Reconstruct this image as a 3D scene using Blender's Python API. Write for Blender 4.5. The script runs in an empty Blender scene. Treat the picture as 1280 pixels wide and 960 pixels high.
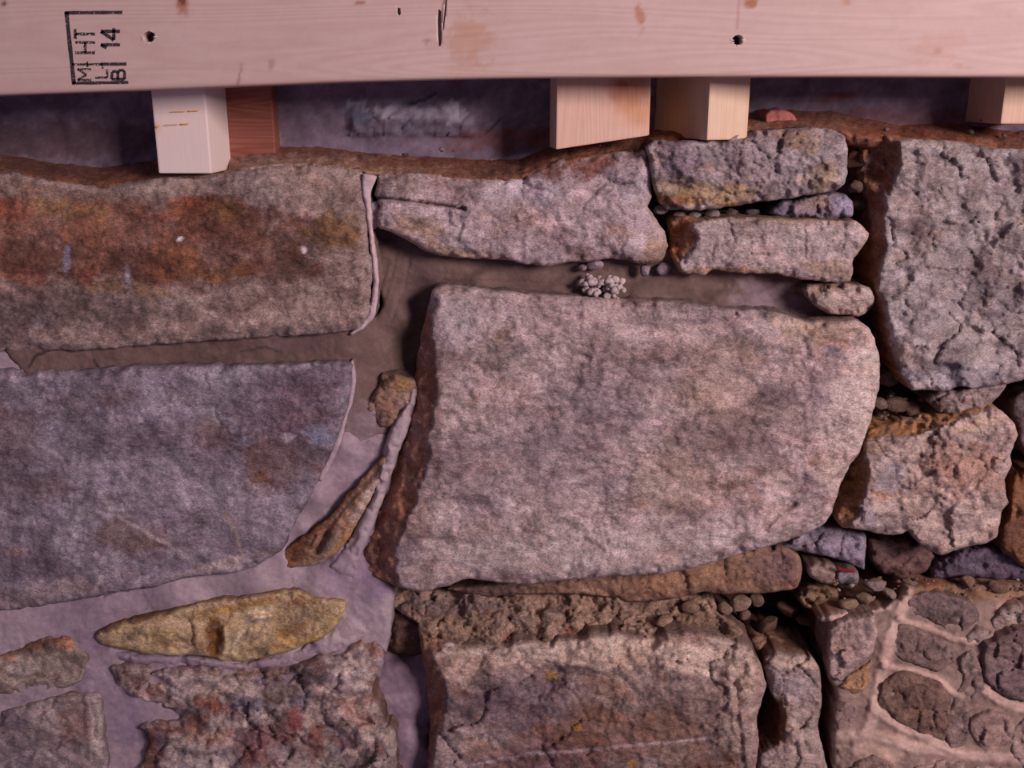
import bpy, bmesh, math, random
import numpy as np
from mathutils import Vector, Matrix
from mathutils.geometry import delaunay_2d_cdt

# ------------------------------------------------------------------ camera, light, exposure
SC = bpy.context.scene
COL = SC.collection
PITCH = math.radians(16.0)
FPX = 1250.0
DIST = 0.75
CAM = Vector((0, -DIST * math.cos(PITCH), DIST * math.sin(PITCH)))
cd = bpy.data.cameras.new('camera')
cd.sensor_width = 36.0
cd.lens = 36.0 * FPX / 1280.0
cd.clip_start = 0.01
cam = bpy.data.objects.new('camera', cd)
COL.objects.link(cam)
cam.location = CAM
cam.rotation_euler = (math.pi / 2 - PITCH, 0, 0)
SC.camera = cam

wd = bpy.data.worlds.new('world')
SC.world = wd
wd.use_nodes = True
wd.node_tree.nodes['Background'].inputs[0].default_value = (0.68, 0.56, 0.82, 1)
wd.node_tree.nodes['Background'].inputs[1].default_value = 0.225


def area_light(name, loc, target, size, power, color):
    ld = bpy.data.lights.new(name, 'AREA')
    ld.shape = 'SQUARE'
    ld.size = size
    ld.energy = power
    ld.color = color
    o = bpy.data.objects.new(name, ld)
    COL.objects.link(o)
    o.location = loc
    o.rotation_euler = (Vector(target) - Vector(loc)).to_track_quat('-Z', 'Y').to_euler()
    return o


area_light('key_light', (1.15, -1.35, 0.62), (0.05, 0, -0.02), 0.5, 35, (1.0, 0.857, 0.85))  # soft key from the upper right, standing in for window daylight
SC.view_settings.view_transform = 'Standard'
SC.view_settings.look = 'None'
SC.view_settings.gamma = 1.0
SC.view_settings.use_curve_mapping = False
SC.view_settings.exposure = 0.0

# ------------------------------------------------------------------ pixel <-> world
MM = 0.001
PXM = DIST / FPX                      # metres per pixel at the wall face
_FW = np.array([0, math.cos(PITCH), -math.sin(PITCH)])
_UP = np.array([0, math.sin(PITCH), math.cos(PITCH)])
_RT = np.array([1.0, 0, 0])
_C = np.array(CAM)


def P(px, py, d):
    """point on the plane d millimetres in front of the wall face seen at (px, py)"""
    px = np.asarray(px, float)
    py = np.asarray(py, float)
    dr = FPX * _FW + (px - 640)[..., None] * _RT - (py - 480)[..., None] * _UP
    t = (-np.asarray(d, float) * MM - _C[1]) / dr[..., 1]
    return _C + dr * t[..., None]


# ------------------------------------------------------------------ noise
_rs = np.random.RandomState(7)
_perm = _rs.permutation(256)
_perm = np.concatenate([_perm, _perm, _perm])
_g = _rs.normal(size=(256, 3))
_g /= np.linalg.norm(_g, axis=1)[:, None]


def gnoise(p):
    i = np.floor(p).astype(int)
    f = p - i
    u = f * f * f * (f * (f * 6 - 15) + 10)
    i &= 255
    r = 0
    for a in (0, 1):
        wa = u[:, 0] if a else 1 - u[:, 0]
        for b in (0, 1):
            wb = u[:, 1] if b else 1 - u[:, 1]
            for c in (0, 1):
                wc = u[:, 2] if c else 1 - u[:, 2]
                h = _perm[_perm[_perm[i[:, 0] + a] + i[:, 1] + b] + i[:, 2] + c]
                gr = _g[h]
                dd = gr[:, 0] * (f[:, 0] - a) + gr[:, 1] * (f[:, 1] - b) + gr[:, 2] * (f[:, 2] - c)
                r = r + wa * wb * wc * dd
    return r * 1.6


def fbm(p, scale, octv=4, seed=0, ridged=False, gain=0.5):
    q = np.array(p, float) / scale + np.array([seed * 17.3 + 0.37, seed * 5.1 + 9.2, seed * 31.7 + 3.3])
    s = 0
    a = 1.0
    n = 0
    for _ in range(octv):
        v = gnoise(q)
        if ridged:
            v = 1 - 2 * np.abs(v)
        s = s + a * v
        n += a
        a *= gain
        q = q * 2.03 + 11.7
    return s / n


def facet(p2, scale, seed, tilt=1.0):
    """broken planes: every cell a flat chip with its own height and tilt"""
    rs = np.random.RandomState(seed + 100)
    q = p2 / scale
    w3 = np.column_stack([q, np.zeros(len(q))])
    q = q + 0.28 * np.column_stack([fbm(w3, 0.6, 3, seed), fbm(w3, 0.6, 3, seed + 1)])
    lo = np.floor(q.min(0)).astype(int) - 1
    hi = np.floor(q.max(0)).astype(int) + 2
    nx, ny = hi - lo
    sx = rs.rand(nx, ny)
    sy = rs.rand(nx, ny)
    hh = rs.rand(nx, ny) - 0.5
    tx = rs.normal(size=(nx, ny)) * tilt
    ty = rs.normal(size=(nx, ny)) * tilt
    ci = np.floor(q).astype(int) - lo
    best = np.full(len(q), 9.0)
    sec = np.full(len(q), 9.0)
    out = np.zeros(len(q))
    for a in (-1, 0, 1):
        for b in (-1, 0, 1):
            ix = np.clip(ci[:, 0] + a, 0, nx - 1)
            iy = np.clip(ci[:, 1] + b, 0, ny - 1)
            ox = q[:, 0] - (ix + lo[0] + sx[ix, iy])
            oy = q[:, 1] - (iy + lo[1] + sy[ix, iy])
            dd = np.hypot(ox, oy)
            v = hh[ix, iy] + ox * tx[ix, iy] + oy * ty[ix, iy]
            m = dd < best
            sec = np.where(m, best, np.minimum(sec, dd))
            out = np.where(m, v, out)
            best = np.where(m, dd, best)
    return out - 0.25 * np.clip(1 - (sec - best) / 0.12, 0, 1)


def lin(c):
    c = np.asarray(c, float) / 255.0
    return np.where(c <= 0.04045, c / 12.92, ((c + 0.055) / 1.055) ** 2.4)


def sstep(a, b, x):
    t = np.clip((x - a) / (b - a), 0, 1)
    return t * t * (3 - 2 * t)


# ------------------------------------------------------------------ polygons
def seg_dist(p, a, b):
    """distance of every point to the nearest of the segments a->b"""
    best = np.full(len(p), 1e9)
    for s, e in zip(a, b):
        ab = e - s
        L = (ab * ab).sum()
        t = np.clip(((p - s) @ ab) / max(L, 1e-9), 0, 1)
        d = np.hypot(p[:, 0] - s[0] - t * ab[0], p[:, 1] - s[1] - t * ab[1])
        best = np.minimum(best, d)
    return best


def inside(p, poly):
    r = np.zeros(len(p), bool)
    n = len(poly)
    for i in range(n):
        a = poly[i]
        b = poly[(i + 1) % n]
        if a[1] == b[1]:
            continue
        c = (a[1] > p[:, 1]) != (b[1] > p[:, 1])
        x = (b[0] - a[0]) * (p[:, 1] - a[1]) / (b[1] - a[1]) + a[0]
        r ^= c & (p[:, 0] < x)
    return r


def densify(poly, step, jit, seed):
    poly = np.array(poly, float)
    out = []
    n = len(poly)
    for i in range(n):
        p0, p1, p2, p3 = poly[i - 1], poly[i], poly[(i + 1) % n], poly[(i + 2) % n]
        k = max(1, int(round(np.hypot(*(p2 - p1)) / step)))
        for j in range(k):
            t = j / k
            cr = 0.5 * ((2 * p1) + (p2 - p0) * t + (2 * p0 - 5 * p1 + 4 * p2 - p3) * t * t + (3 * p1 - p0 - 3 * p2 + p3) * t ** 3)
            li = p1 + (p2 - p1) * t
            out.append(0.45 * cr + 0.55 * li)
    o = np.array(out)
    q = np.column_stack([o, np.zeros(len(o))])
    o[:, 0] += jit * fbm(q, 14, 3, seed + 3) * 2
    o[:, 1] += jit * fbm(q, 14, 3, seed + 4) * 2
    return o


def normals2(o):
    t = np.roll(o, -1, 0) - np.roll(o, 1, 0)
    n = np.column_stack([t[:, 1], -t[:, 0]])
    n /= np.maximum(np.linalg.norm(n, axis=1)[:, None], 1e-9)
    A = 0.5 * np.sum(o[:, 0] * np.roll(o[:, 1], -1) - np.roll(o[:, 0], -1) * o[:, 1])
    return n if A > 0 else -n


# ------------------------------------------------------------------ mesh output
def link_mesh(name, verts, faces, mat, parent=None, cols=None, smooth=True, center=True, label=None):
    verts = np.asarray(verts, float)
    c = verts.mean(0) if center else np.zeros(3)
    me = bpy.data.meshes.new(name)
    me.from_pydata((verts - c).tolist(), [], [list(map(int, f)) for f in faces])
    if cols is not None:
        at = me.color_attributes.new('Col', 'FLOAT_COLOR', 'POINT')
        buf = np.ones((len(verts), 4), np.float32)
        buf[:, :3] = cols
        at.data.foreach_set('color', buf.ravel())
    if smooth:
        me.polygons.foreach_set('use_smooth', [True] * len(me.polygons))
    me.materials.append(mat)
    me.update()
    o = bpy.data.objects.new(name, me)
    COL.objects.link(o)
    o.location = c
    if parent is not None:
        o.parent = parent
        o.location = Vector(c) - parent_world(parent)
    if label:
        o['label'] = label
    return o


def parent_world(p):
    v = Vector((0, 0, 0))
    while p is not None:
        v += p.location
        p = p.parent
    return v


# ------------------------------------------------------------------ materials
def nt_mat(name):
    m = bpy.data.materials.new(name)
    m.use_nodes = True
    t = m.node_tree
    return m, t, t.nodes, t.links, t.nodes['Principled BSDF']


def mineral(name, rough=0.92, g1=(1150, 0.55, 1.45), g2=(260, 0.82, 1.16), bump=0.5, bdist=0.0012, bscale=420, stretch=(1, 1, 1), spec=0.2, mottle=0.85):
    """colour from the painted attribute, broken up by two grains; relief by bump"""
    m, t, N, L, b = nt_mat(name)
    at = N.new('ShaderNodeAttribute')
    at.attribute_name = 'Col'
    tc = N.new('ShaderNodeTexCoord')
    mp = N.new('ShaderNodeMapping')
    mp.inputs['Scale'].default_value = stretch
    L.new(tc.outputs['Object'], mp.inputs['Vector'])
    cur = at.outputs['Color']
    for sc, lo, hi in (g1, g2):
        n = N.new('ShaderNodeTexNoise')
        n.inputs['Scale'].default_value = sc
        n.inputs['Detail'].default_value = 3
        n.inputs['Roughness'].default_value = 0.6
        L.new(mp.outputs[0], n.inputs['Vector'])
        r = N.new('ShaderNodeMapRange')
        r.inputs[1].default_value = 0.3
        r.inputs[2].default_value = 0.7
        r.inputs[3].default_value = lo
        r.inputs[4].default_value = hi
        L.new(n.outputs['Fac'], r.inputs[0])
        v = N.new('ShaderNodeVectorMath')
        v.operation = 'SCALE'
        L.new(cur, v.inputs[0])
        L.new(r.outputs[0], v.inputs['Scale'])
        cur = v.outputs[0]
    if mottle:
        for sc, amt, colr in ((62, mottle, (0.36, 0.29, 0.30)), (31, mottle * 0.8, (0.80, 0.62, 0.56)), (95, mottle, (1.5, 1.45, 1.5))):
            n = N.new('ShaderNodeTexNoise')
            n.noise_dimensions = '4D'
            n.inputs['W'].default_value = sc * 0.37
            n.inputs['Scale'].default_value = sc
            n.inputs['Detail'].default_value = 9
            n.inputs['Roughness'].default_value = 0.8
            L.new(mp.outputs[0], n.inputs['Vector'])
            r = N.new('ShaderNodeMapRange')
            r.inputs[1].default_value = 0.50
            r.inputs[2].default_value = 0.66
            r.inputs[4].default_value = amt
            L.new(n.outputs['Fac'], r.inputs[0])
            mx = N.new('ShaderNodeMix')
            mx.data_type = 'RGBA'
            mx.blend_type = 'MULTIPLY'
            mx.clamp_factor = True
            mx.inputs[7].default_value = (*colr, 1)
            L.new(r.outputs[0], mx.inputs[0])
            L.new(cur, mx.inputs[6])
            cur = mx.outputs[2]
    L.new(cur, b.inputs['Base Color'])
    b.inputs['Roughness'].default_value = rough
    b.inputs['Specular IOR Level'].default_value = spec
    n = N.new('ShaderNodeTexNoise')
    n.inputs['Scale'].default_value = bscale
    n.inputs['Detail'].default_value = 7
    n.inputs['Roughness'].default_value = 0.7
    L.new(mp.outputs[0], n.inputs['Vector'])
    bp = N.new('ShaderNodeBump')
    bp.inputs['Strength'].default_value = bump
    bp.inputs['Distance'].default_value = bdist
    L.new(n.outputs['Fac'], bp.inputs['Height'])
    L.new(bp.outputs[0], b.inputs['Normal'])
    return m


M_STONE = mineral('granite_face', bump=0.75, bdist=0.0026, bscale=240, stretch=(0.5, 1, 1))
M_ROUGH = mineral('split_stone', bump=0.7, bdist=0.0024, bscale=240, stretch=(0.7, 1, 1))
M_MORT = mineral('mortar', mottle=0.3, g1=(1400, 0.85, 1.12), g2=(220, 0.9, 1.1), bump=0.35, bdist=0.0008, bscale=700)
M_DIRT = mineral('dirt_crust', mottle=0.5, g1=(700, 0.6, 1.4), g2=(180, 0.7, 1.3), bump=0.9, bdist=0.002, bscale=260)


def wood_mat(name, c_lo, c_hi, axis='X', ring=26, fine=900, rough=0.6, usecol=False, wav=1.0, relief=0.25):
    m, t, N, L, b = nt_mat(name)
    tc = N.new('ShaderNodeTexCoord')
    mp = N.new('ShaderNodeMapping')
    s = {'X': (0.06, 1, 1), 'Z': (1, 1, 0.06), 'Y': (1, 0.06, 1)}[axis]
    mp.inputs['Scale'].default_value = s
    L.new(tc.outputs['Object'], mp.inputs['Vector'])
    n0 = N.new('ShaderNodeTexNoise')
    n0.inputs['Scale'].default_value = ring
    n0.inputs['Detail'].default_value = 1.5
    L.new(mp.outputs[0], n0.inputs['Vector'])
    mul = N.new('ShaderNodeMath')
    mul.operation = 'MULTIPLY'
    mul.inputs[1].default_value = 16.0 * wav
    L.new(n0.outputs['Fac'], mul.inputs[0])
    sn = N.new('ShaderNodeMath')
    sn.operation = 'FRACT'
    L.new(mul.outputs[0], sn.inputs[0])
    pk = N.new('ShaderNodeValToRGB')
    pk.color_ramp.elements[0].position = 0.0
    pk.color_ramp.elements[0].color = (0.5, 0.5, 0.5, 1)
    pk.color_ramp.elements[1].position = 1.0
    pk.color_ramp.elements[1].color = (0.5, 0.5, 0.5, 1)
    e = pk.color_ramp.elements.new(0.72)
    e.color = (0, 0, 0, 1)
    e = pk.color_ramp.elements.new(0.25)
    e.color = (0.85, 0.85, 0.85, 1)
    L.new(sn.outputs[0], pk.inputs[0])
    n1 = N.new('ShaderNodeTexNoise')
    n1.inputs['Scale'].default_value = fine
    n1.inputs['Detail'].default_value = 3
    L.new(mp.outputs[0], n1.inputs['Vector'])
    ad = N.new('ShaderNodeMix')
    ad.inputs[0].default_value = 0.45
    L.new(pk.outputs[0], ad.inputs[2])
    L.new(n1.outputs['Fac'], ad.inputs[3])
    mx = N.new('ShaderNodeMix')
    mx.data_type = 'RGBA'
    mx.inputs[6].default_value = (*lin(c_lo), 1)
    mx.inputs[7].default_value = (*lin(c_hi), 1)
    L.new(ad.outputs[0], mx.inputs[0])
    cur = mx.outputs[2]
    if usecol:
        at = N.new('ShaderNodeAttribute')
        at.attribute_name = 'Col'
        m2 = N.new('ShaderNodeMix')
        m2.data_type = 'RGBA'
        m2.blend_type = 'MULTIPLY'
        m2.inputs[0].default_value = 1.0
        L.new(cur, m2.inputs[6])
        L.new(at.outputs['Color'], m2.inputs[7])
        cur = m2.outputs[2]
    L.new(cur, b.inputs['Base Color'])
    b.inputs['Roughness'].default_value = rough
    b.inputs['Specular IOR Level'].default_value = 0.3
    bp = N.new('ShaderNodeBump')
    bp.inputs['Strength'].default_value = relief
    bp.inputs['Distance'].default_value = 0.0006
    L.new(ad.outputs[0], bp.inputs['Height'])
    L.new(bp.outputs[0], b.inputs['Normal'])
    return m


# ------------------------------------------------------------------ slab: a stone or a bed of mortar
def colourise(p3, spec, seed):
    base = lin(spec['base'])
    n = len(p3)
    c = np.repeat(base[None], n, 0)
    for (cc, scale, lo, hi, amt, sx, sy) in spec.get('layers', []):
        q = p3 * np.array([sx, sy, 1])
        seed += 1
        v = fbm(q, scale, 4, seed)
        w = (sstep(lo, hi, v) * amt)[:, None]
        c = c * (1 - w) + lin(cc) * w
    for bl in spec.get('blobs', []):
        cx, cy, rx, ry, rot, cc, amt = bl[:7]
        frz = bl[7] if len(bl) > 7 else 0.55
        seed += 1
        near = np.nonzero(np.hypot(p3[:, 0] - cx, p3[:, 1] - cy) < 2.6 * max(rx, ry))[0]
        if not len(near):
            continue
        pn = p3[near]
        a = math.radians(rot)
        dx = pn[:, 0] - cx
        dy = pn[:, 1] - cy
        u = (dx * math.cos(a) + dy * math.sin(a)) / rx
        v = (-dx * math.sin(a) + dy * math.cos(a)) / ry
        r = np.hypot(u, v) + frz * fbm(pn * np.array([0.8, 1, 1]), max(14, min(rx, ry) * 0.8), 6, seed, gain=0.72) * 2.4
        w = ((1 - sstep(0.5, 1.2, r)) * amt)[:, None]
        c[near] = c[near] * (1 - w) + lin(cc) * w
    for ln in spec.get('lines', []):
        pts, wid, cc, amt = ln
        pts = np.array(pts, float)
        d = seg_dist(p3[:, :2] + 2.0 * np.column_stack([fbm(p3, 12, 3, 5), fbm(p3, 12, 3, 6)]), pts[:-1], pts[1:])
        w = ((1 - sstep(wid * 0.3, wid, d)) * amt)[:, None]
        c = c * (1 - w) + lin(cc) * w
    sp = spec.get('mottle', 0.22)
    k = 1 + sp * 2.1 * fbm(p3 * np.array([0.7, 1, 1]), 13, 5, seed + 9, gain=0.8) + 0.7 * sp * fbm(p3, 60, 3, seed + 12)
    return np.clip(c * np.clip(k, 0.3, 1.9)[:, None], 0.003, 0.95)


_seed = [0]


def slab(name, poly, d=0, back=-55, mat=None, parent=None, sp=2.3, rnd=9, rmm=6, bulge=0, rough=((40, 2.0), (12, 1.2)),
         facets=None, tilt=(0, 0), flare=(0, 0, 0, 0), ctrl=None, grooves=(), bumps=(), jit=1.2, colour=None,
         side=(96, 66, 50), side_amt=0.8, label=None, rings=6, siderough=1.6, rimcol=None, front=None, slope=0.9, fn=None, xlim=None, ringc=None):
    _seed[0] += 1
    seed = _seed[0]
    rs = np.random.RandomState(seed)
    o = densify(poly, sp, jit, seed)
    lo, hi = o.min(0), o.max(0)
    xs = np.arange(lo[0], hi[0], sp)
    ys = np.arange(lo[1], hi[1], sp * 0.866)
    gx, gy = np.meshgrid(xs, ys)
    gx = gx + (np.arange(len(ys)) % 2)[:, None] * sp * 0.5
    g = np.column_stack([gx.ravel(), gy.ravel()]) + rs.uniform(-0.22, 0.22, (gx.size, 2)) * sp
    g = g[inside(g, o)]
    a, b = o, np.roll(o, -1, 0)
    # thinning of the outline for the distance only where it is long
    e = seg_dist(g, a, b)
    k = e > sp * 0.6
    g, e = g[k], e[k]
    pts = np.vstack([o, g])
    ed = np.concatenate([np.zeros(len(o)), e])
    n0 = len(o)
    vs, es, fs, ov, oe, of = delaunay_2d_cdt([Vector(p) for p in pts], [], [], 0, 1e-4, True)
    idx = [v[0] if v else -1 for v in ov]
    if -1 in idx:
        ex = [i for i, v in enumerate(idx) if v < 0]
        for i in ex:
            idx[i] = int(np.argmin(((pts - np.array(vs[i])) ** 2).sum(1)))
    tri = np.array([(idx[f[0]], idx[f[1]], idx[f[2]]) for f in fs if len(f) == 3])
    tri = [tuple(t) for t in tri[inside(pts[tri].mean(1), o)]]
    p3 = np.column_stack([pts, np.zeros(len(pts))])
    cx, cy = (lo + hi) / 2
    w, h = np.maximum(hi - lo, 1)
    R = max(rnd, 1e-3) * np.clip(1 + 1.3 * fbm(p3, 45, 3, seed + 60), 0.35, 2.0)
    rim = -rmm * (1 - np.sqrt(np.clip(1 - (1 - np.clip(ed / R, 0, 1)) ** 2, 0, 1)))
    dep = d + rim
    dep = dep - rmm * 1.1 * np.clip(fbm(p3, 22, 3, seed + 61) * 2.2, 0, 1) * (1 - sstep(2, 16, ed)) * (rnd > 7)
    if ctrl:
        cp = np.array(ctrl, float)
        wsum = 0
        vsum = 0
        for qx, qy, qd in cp:
            ww = 1.0 / ((pts[:, 0] - qx) ** 2 + (pts[:, 1] - qy) ** 2 + 60.0) ** 1.3
            wsum = wsum + ww
            vsum = vsum + ww * qd
        dep = dep + vsum / wsum
    dep = dep + tilt[0] * (pts[:, 0] - cx) / w + tilt[1] * (pts[:, 1] - cy) / h
    if fn is not None:
        dep = dep + fn(pts)
    flw = None
    if front is not None:
        fp = np.array(front, float)
        w2 = pts + np.column_stack([fbm(p3, 16, 4, seed + 70), fbm(p3, 16, 4, seed + 71)]) * 7
        fe = np.where(inside(w2, fp), 0, seg_dist(w2, fp, np.roll(fp, -1, 0)))
        if xlim:
            fe = fe * (1 - sstep(xlim - 12, xlim + 6, pts[:, 0]))
        dep = dep - slope * fe * (0.8 + 0.5 * fbm(p3, 24, 3, seed + 72)) - 1.5 * sstep(0, 4, fe)
        flw = sstep(0.5, 6, fe) * np.clip(0.88 + 0.6 * fbm(p3, 20, 4, seed + 73), 0, 1)
    if bulge:
        dep = dep + bulge * (1 - np.clip((2 * (pts[:, 0] - cx) / w) ** 2, 0, 1)) * (1 - np.clip((2 * (pts[:, 1] - cy) / h) ** 2, 0, 1))
    fade = 0.35 + 0.65 * sstep(0, R * 1.2, ed)
    for i, (scale, amp) in enumerate(rough):
        am = np.clip(1 + 1.8 * fbm(p3, 70, 3, seed + 80 + i), 0.25, 2.2) if scale < 26 else 1.0
        dep = dep + amp * am * fbm(p3 * np.array([0.8, 1, 1]), scale, 4, seed + 20 + i, gain=0.58) * 2 * fade
    if facets:
        for i, (scale, amp) in enumerate(facets):
            dep = dep + amp * facet(pts, scale, seed * 3 + i) * fade
    wp = pts + 2.0 * np.column_stack([fbm(p3, 15, 3, 2), fbm(p3, 15, 3, 3)])
    for gl, wid, gd in grooves:
        gl = np.array(gl, float)
        dd = seg_dist(wp, gl[:-1], gl[1:])
        dep = dep - gd * (1 - sstep(wid * 0.25, wid, dd))
    for bx, by, rx, ry, rot, amp in bumps:
        an = math.radians(rot)
        dx = wp[:, 0] - bx
        dy = wp[:, 1] - by
        u = (dx * math.cos(an) + dy * math.sin(an)) / rx
        v = (-dx * math.sin(an) + dy * math.cos(an)) / ry
        dep = dep + amp * (1 - sstep(0.4, 1.0, np.hypot(u, v)))
    V = P(pts[:, 0], pts[:, 1], dep)
    cols = colourise(p3, colour, seed)
    if flw is not None:
        ww = (flw * side_amt)[:, None]
        k2 = np.clip(1 + 0.9 * fbm(p3, 16, 5, seed + 74, gain=0.65), 0.4, 1.8)[:, None]
        cols = cols * (1 - ww) + lin(side) * k2 * ww
    if rimcol:
        cc, wid, amt = rimcol
        ww = ((1 - sstep(wid * 0.3, wid, ed + 2 * fbm(p3, 10, 3, seed + 5))) * amt)[:, None]
        cols = cols * (1 - ww) + lin(cc) * ww
    verts = [V]
    colsL = [cols]
    faces = list(tri)
    # sides
    nn = normals2(o)
    fl = np.where(nn[:, 0] < 0, -nn[:, 0] * flare[0], nn[:, 0] * flare[1]) + np.where(nn[:, 1] < 0, -nn[:, 1] * flare[2], nn[:, 1] * flare[3])
    # smooth the flare along the outline
    for _ in range(4):
        fl = (np.roll(fl, 1) + fl + np.roll(fl, -1)) / 3
    V0 = V[:n0]
    prev = np.arange(n0)
    cnt = len(V)
    sc = lin(ringc or side)
    for r in range(1, rings + 1):
        t = (r / rings) ** 1.5
        tt = min(1.0, t * 2.4) ** 0.8
        Vr = V0.copy()
        yb = -back * MM
        Vr[:, 1] = V0[:, 1] + (yb - V0[:, 1]) * t
        q = Vr / PXM
        nz = fbm(q, 26, 3, seed + 40) * siderough * 2 * MM * min(1, t * 3) * (1 if rings > 1 else 0)
        off = fl * PXM * tt + nz
        Vr[:, 0] += nn[:, 0] * off
        Vr[:, 2] -= nn[:, 1] * off
        verts.append(Vr)
        kk = np.clip(0.7 + t * 2.2, 0, 1) * side_amt
        c = cols[:n0] * (1 - kk) + sc * kk
        c = c * np.clip(1 + 0.5 * fbm(q, 18, 4, seed + 44), 0.4, 1.7)[:, None]
        colsL.append(c)
        cur = cnt + np.arange(n0)
        cnt += n0
        for i in range(n0):
            j = (i + 1) % n0
            faces.append((prev[i], cur[i], cur[j], prev[j]))
        prev = cur
    verts = np.vstack(verts)
    allc = np.vstack(colsL)
    # winding
    me_o = link_mesh(name, verts, faces, mat or M_STONE, parent, allc, label=label)
    bm = bmesh.new()
    bm.from_mesh(me_o.data)
    bmesh.ops.recalc_face_normals(bm, faces=bm.faces)
    f0 = max(bm.faces[:len(tri)], key=lambda f: f.calc_area()) if tri else None
    s = sum(f.normal.y * f.calc_area() for f in bm.faces[:len(tri)])
    if s > 0:
        bmesh.ops.reverse_faces(bm, faces=bm.faces)
    bm.to_mesh(me_o.data)
    bm.free()
    return me_o


def ribbon_poly(pts, wid):
    pts = np.array(pts, float)
    t = np.gradient(pts, axis=0)
    n = np.column_stack([-t[:, 1], t[:, 0]])
    n /= np.linalg.norm(n, axis=1)[:, None]
    w = np.array(wid, float) if np.ndim(wid) else np.full(len(pts), wid)
    return np.vstack([pts + n * w[:, None] / 2, (pts - n * w[:, None] / 2)[::-1]])


def pebble_mesh(bm_, cen, r, squash, seed, col_, cl, sub=2):
    rs = np.random.RandomState(seed)
    t = bmesh.new()
    bmesh.ops.create_icosphere(t, subdivisions=sub, radius=1.0)
    v = np.array([x.co for x in t.verts])
    # a few cut planes make it angular
    for _ in range(7):
        nv = rs.normal(size=3)
        nv /= np.linalg.norm(nv)
        h = rs.uniform(0.55, 0.9)
        dd = v @ nv
        v = v - np.clip(dd - h, 0, None)[:, None] * nv * 0.9
    v = v + 0.14 * fbm(v, 0.7, 3, seed)[:, None] * v
    v = v * np.array(squash) * r
    a = rs.uniform(-0.5, 0.5)
    rot = np.array([[math.cos(a), 0, -math.sin(a)], [0, 1, 0], [math.sin(a), 0, math.cos(a)]])
    v = v @ rot.T + cen
    f = [[x.index for x in fc.verts] for fc in t.faces]
    t.free()
    base = len(bm_['v'])
    bm_['v'].extend(v.tolist())
    bm_['f'].extend([[i + base for i in q] for q in f])
    k = np.clip(1 + 0.5 * fbm(v / PXM, 9, 3, seed), 0.5, 1.6)[:, None]
    cl.extend((lin(col_)[None] * k).tolist())


def pebble(name, px, py, d, rpx, squash, col_, parent, seed, label=None, sub=3, mat=None):
    B = {'v': [], 'f': []}
    cl = []
    pebble_mesh(B, P(np.array(px), np.array(py), d), rpx * PXM, squash, seed, col_, cl, sub)
    return link_mesh(name, B['v'], B['f'], mat or M_ROUGH, parent, np.array(cl), label=label)


def rb(n, x0, x1, y0, y1, cols, rmin, rmax, amt, seed, rot=0, asp=0.6):
    r_ = np.random.RandomState(seed)
    out = []
    for _ in range(n):
        q = r_.uniform(rmin, rmax)
        out.append((r_.uniform(x0, x1), r_.uniform(y0, y1), q, q * asp * r_.uniform(0.7, 1.4), rot + r_.normal() * 15, cols[r_.randint(len(cols))], amt * r_.uniform(0.6, 1.0), 0.7))
    return out


# ------------------------------------------------------------------ the wall
def grid_wall(name, x0, x1, z0, z1, d, amp, step, spec, mat, parent=None, label=None, bumps=(), thick=60):
    xs = np.arange(x0, x1, step)
    zs = np.arange(z0, z1, step)
    gx, gz = np.meshgrid(xs, zs)
    v = np.column_stack([gx.ravel(), np.full(gx.size, -d * MM), gz.ravel()])
    q = np.column_stack([v[:, 0] / PXM, v[:, 2] / PXM, np.zeros(len(v))])
    y = sum(a * MM * 2 * fbm(q, s, 4, 77 + i) for i, (s, a) in enumerate(amp))
    v[:, 1] -= y
    # pixel coordinates of every vertex (for the bumps and stains)
    rel = v - _C
    dep = rel @ _FW
    px = 640 + FPX * (rel @ _RT) / dep
    py = 480 - FPX * (rel @ _UP) / dep
    p3 = np.column_stack([px, py, np.zeros(len(px))])
    wx = px + 5 * fbm(p3, 18, 3, 8)
    wy = py + 5 * fbm(p3, 18, 3, 9)
    for bx, by, rx, ry, am, sharp in bumps:
        rr = np.maximum(np.abs(wx - bx) / rx, np.abs(wy - by) / ry)
        v[:, 1] -= am * MM * (1 - sstep(sharp, 1.0, rr)) * (0.75 + 0.9 * fbm(p3, 8, 3, 21))
    cols = colourise(p3, spec, 500)
    nx, nz = len(xs), len(zs)
    i = np.arange(nx * nz).reshape(nz, nx)
    f = np.column_stack([i[:-1, :-1].ravel(), i[:-1, 1:].ravel(), i[1:, 1:].ravel(), i[1:, :-1].ravel()]).tolist()
    # a back so that the wall has thickness
    bv = np.array([[x0, (-d + thick) * MM, z0], [x1 - step, (-d + thick) * MM, z0], [x1 - step, (-d + thick) * MM, z1 - step], [x0, (-d + thick) * MM, z1 - step]])
    n = len(v)
    f.append([n + 3, n + 2, n + 1, n])
    f.append([n, n + 1] + i[0, ::-1].tolist())
    f.append([n + 2, n + 3] + i[-1, :].tolist())
    f.append([n + 1, n + 2] + i[::-1, -1].tolist())
    f.append([n + 3, n] + i[:, 0].tolist())
    return link_mesh(name, np.vstack([v, bv]), f, mat, parent, np.vstack([cols, np.repeat(cols.mean(0)[None], 4, 0)]), label=label)


ZL = float(P(640, 196, -70)[2])
wall = grid_wall('wall_back', -1.2, 1.2, -0.95, ZL, -92, ((60, 8), (16, 3)), 0.006,
                 dict(base=(70, 50, 42), layers=[((92, 66, 50), 40, 0.0, 0.4, 0.7, 1, 1)], mottle=0.3), M_DIRT)
wall['kind'] = 'structure'
wall['label'] = 'rough stone wall with open and mortared joints, earth core behind'

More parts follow.
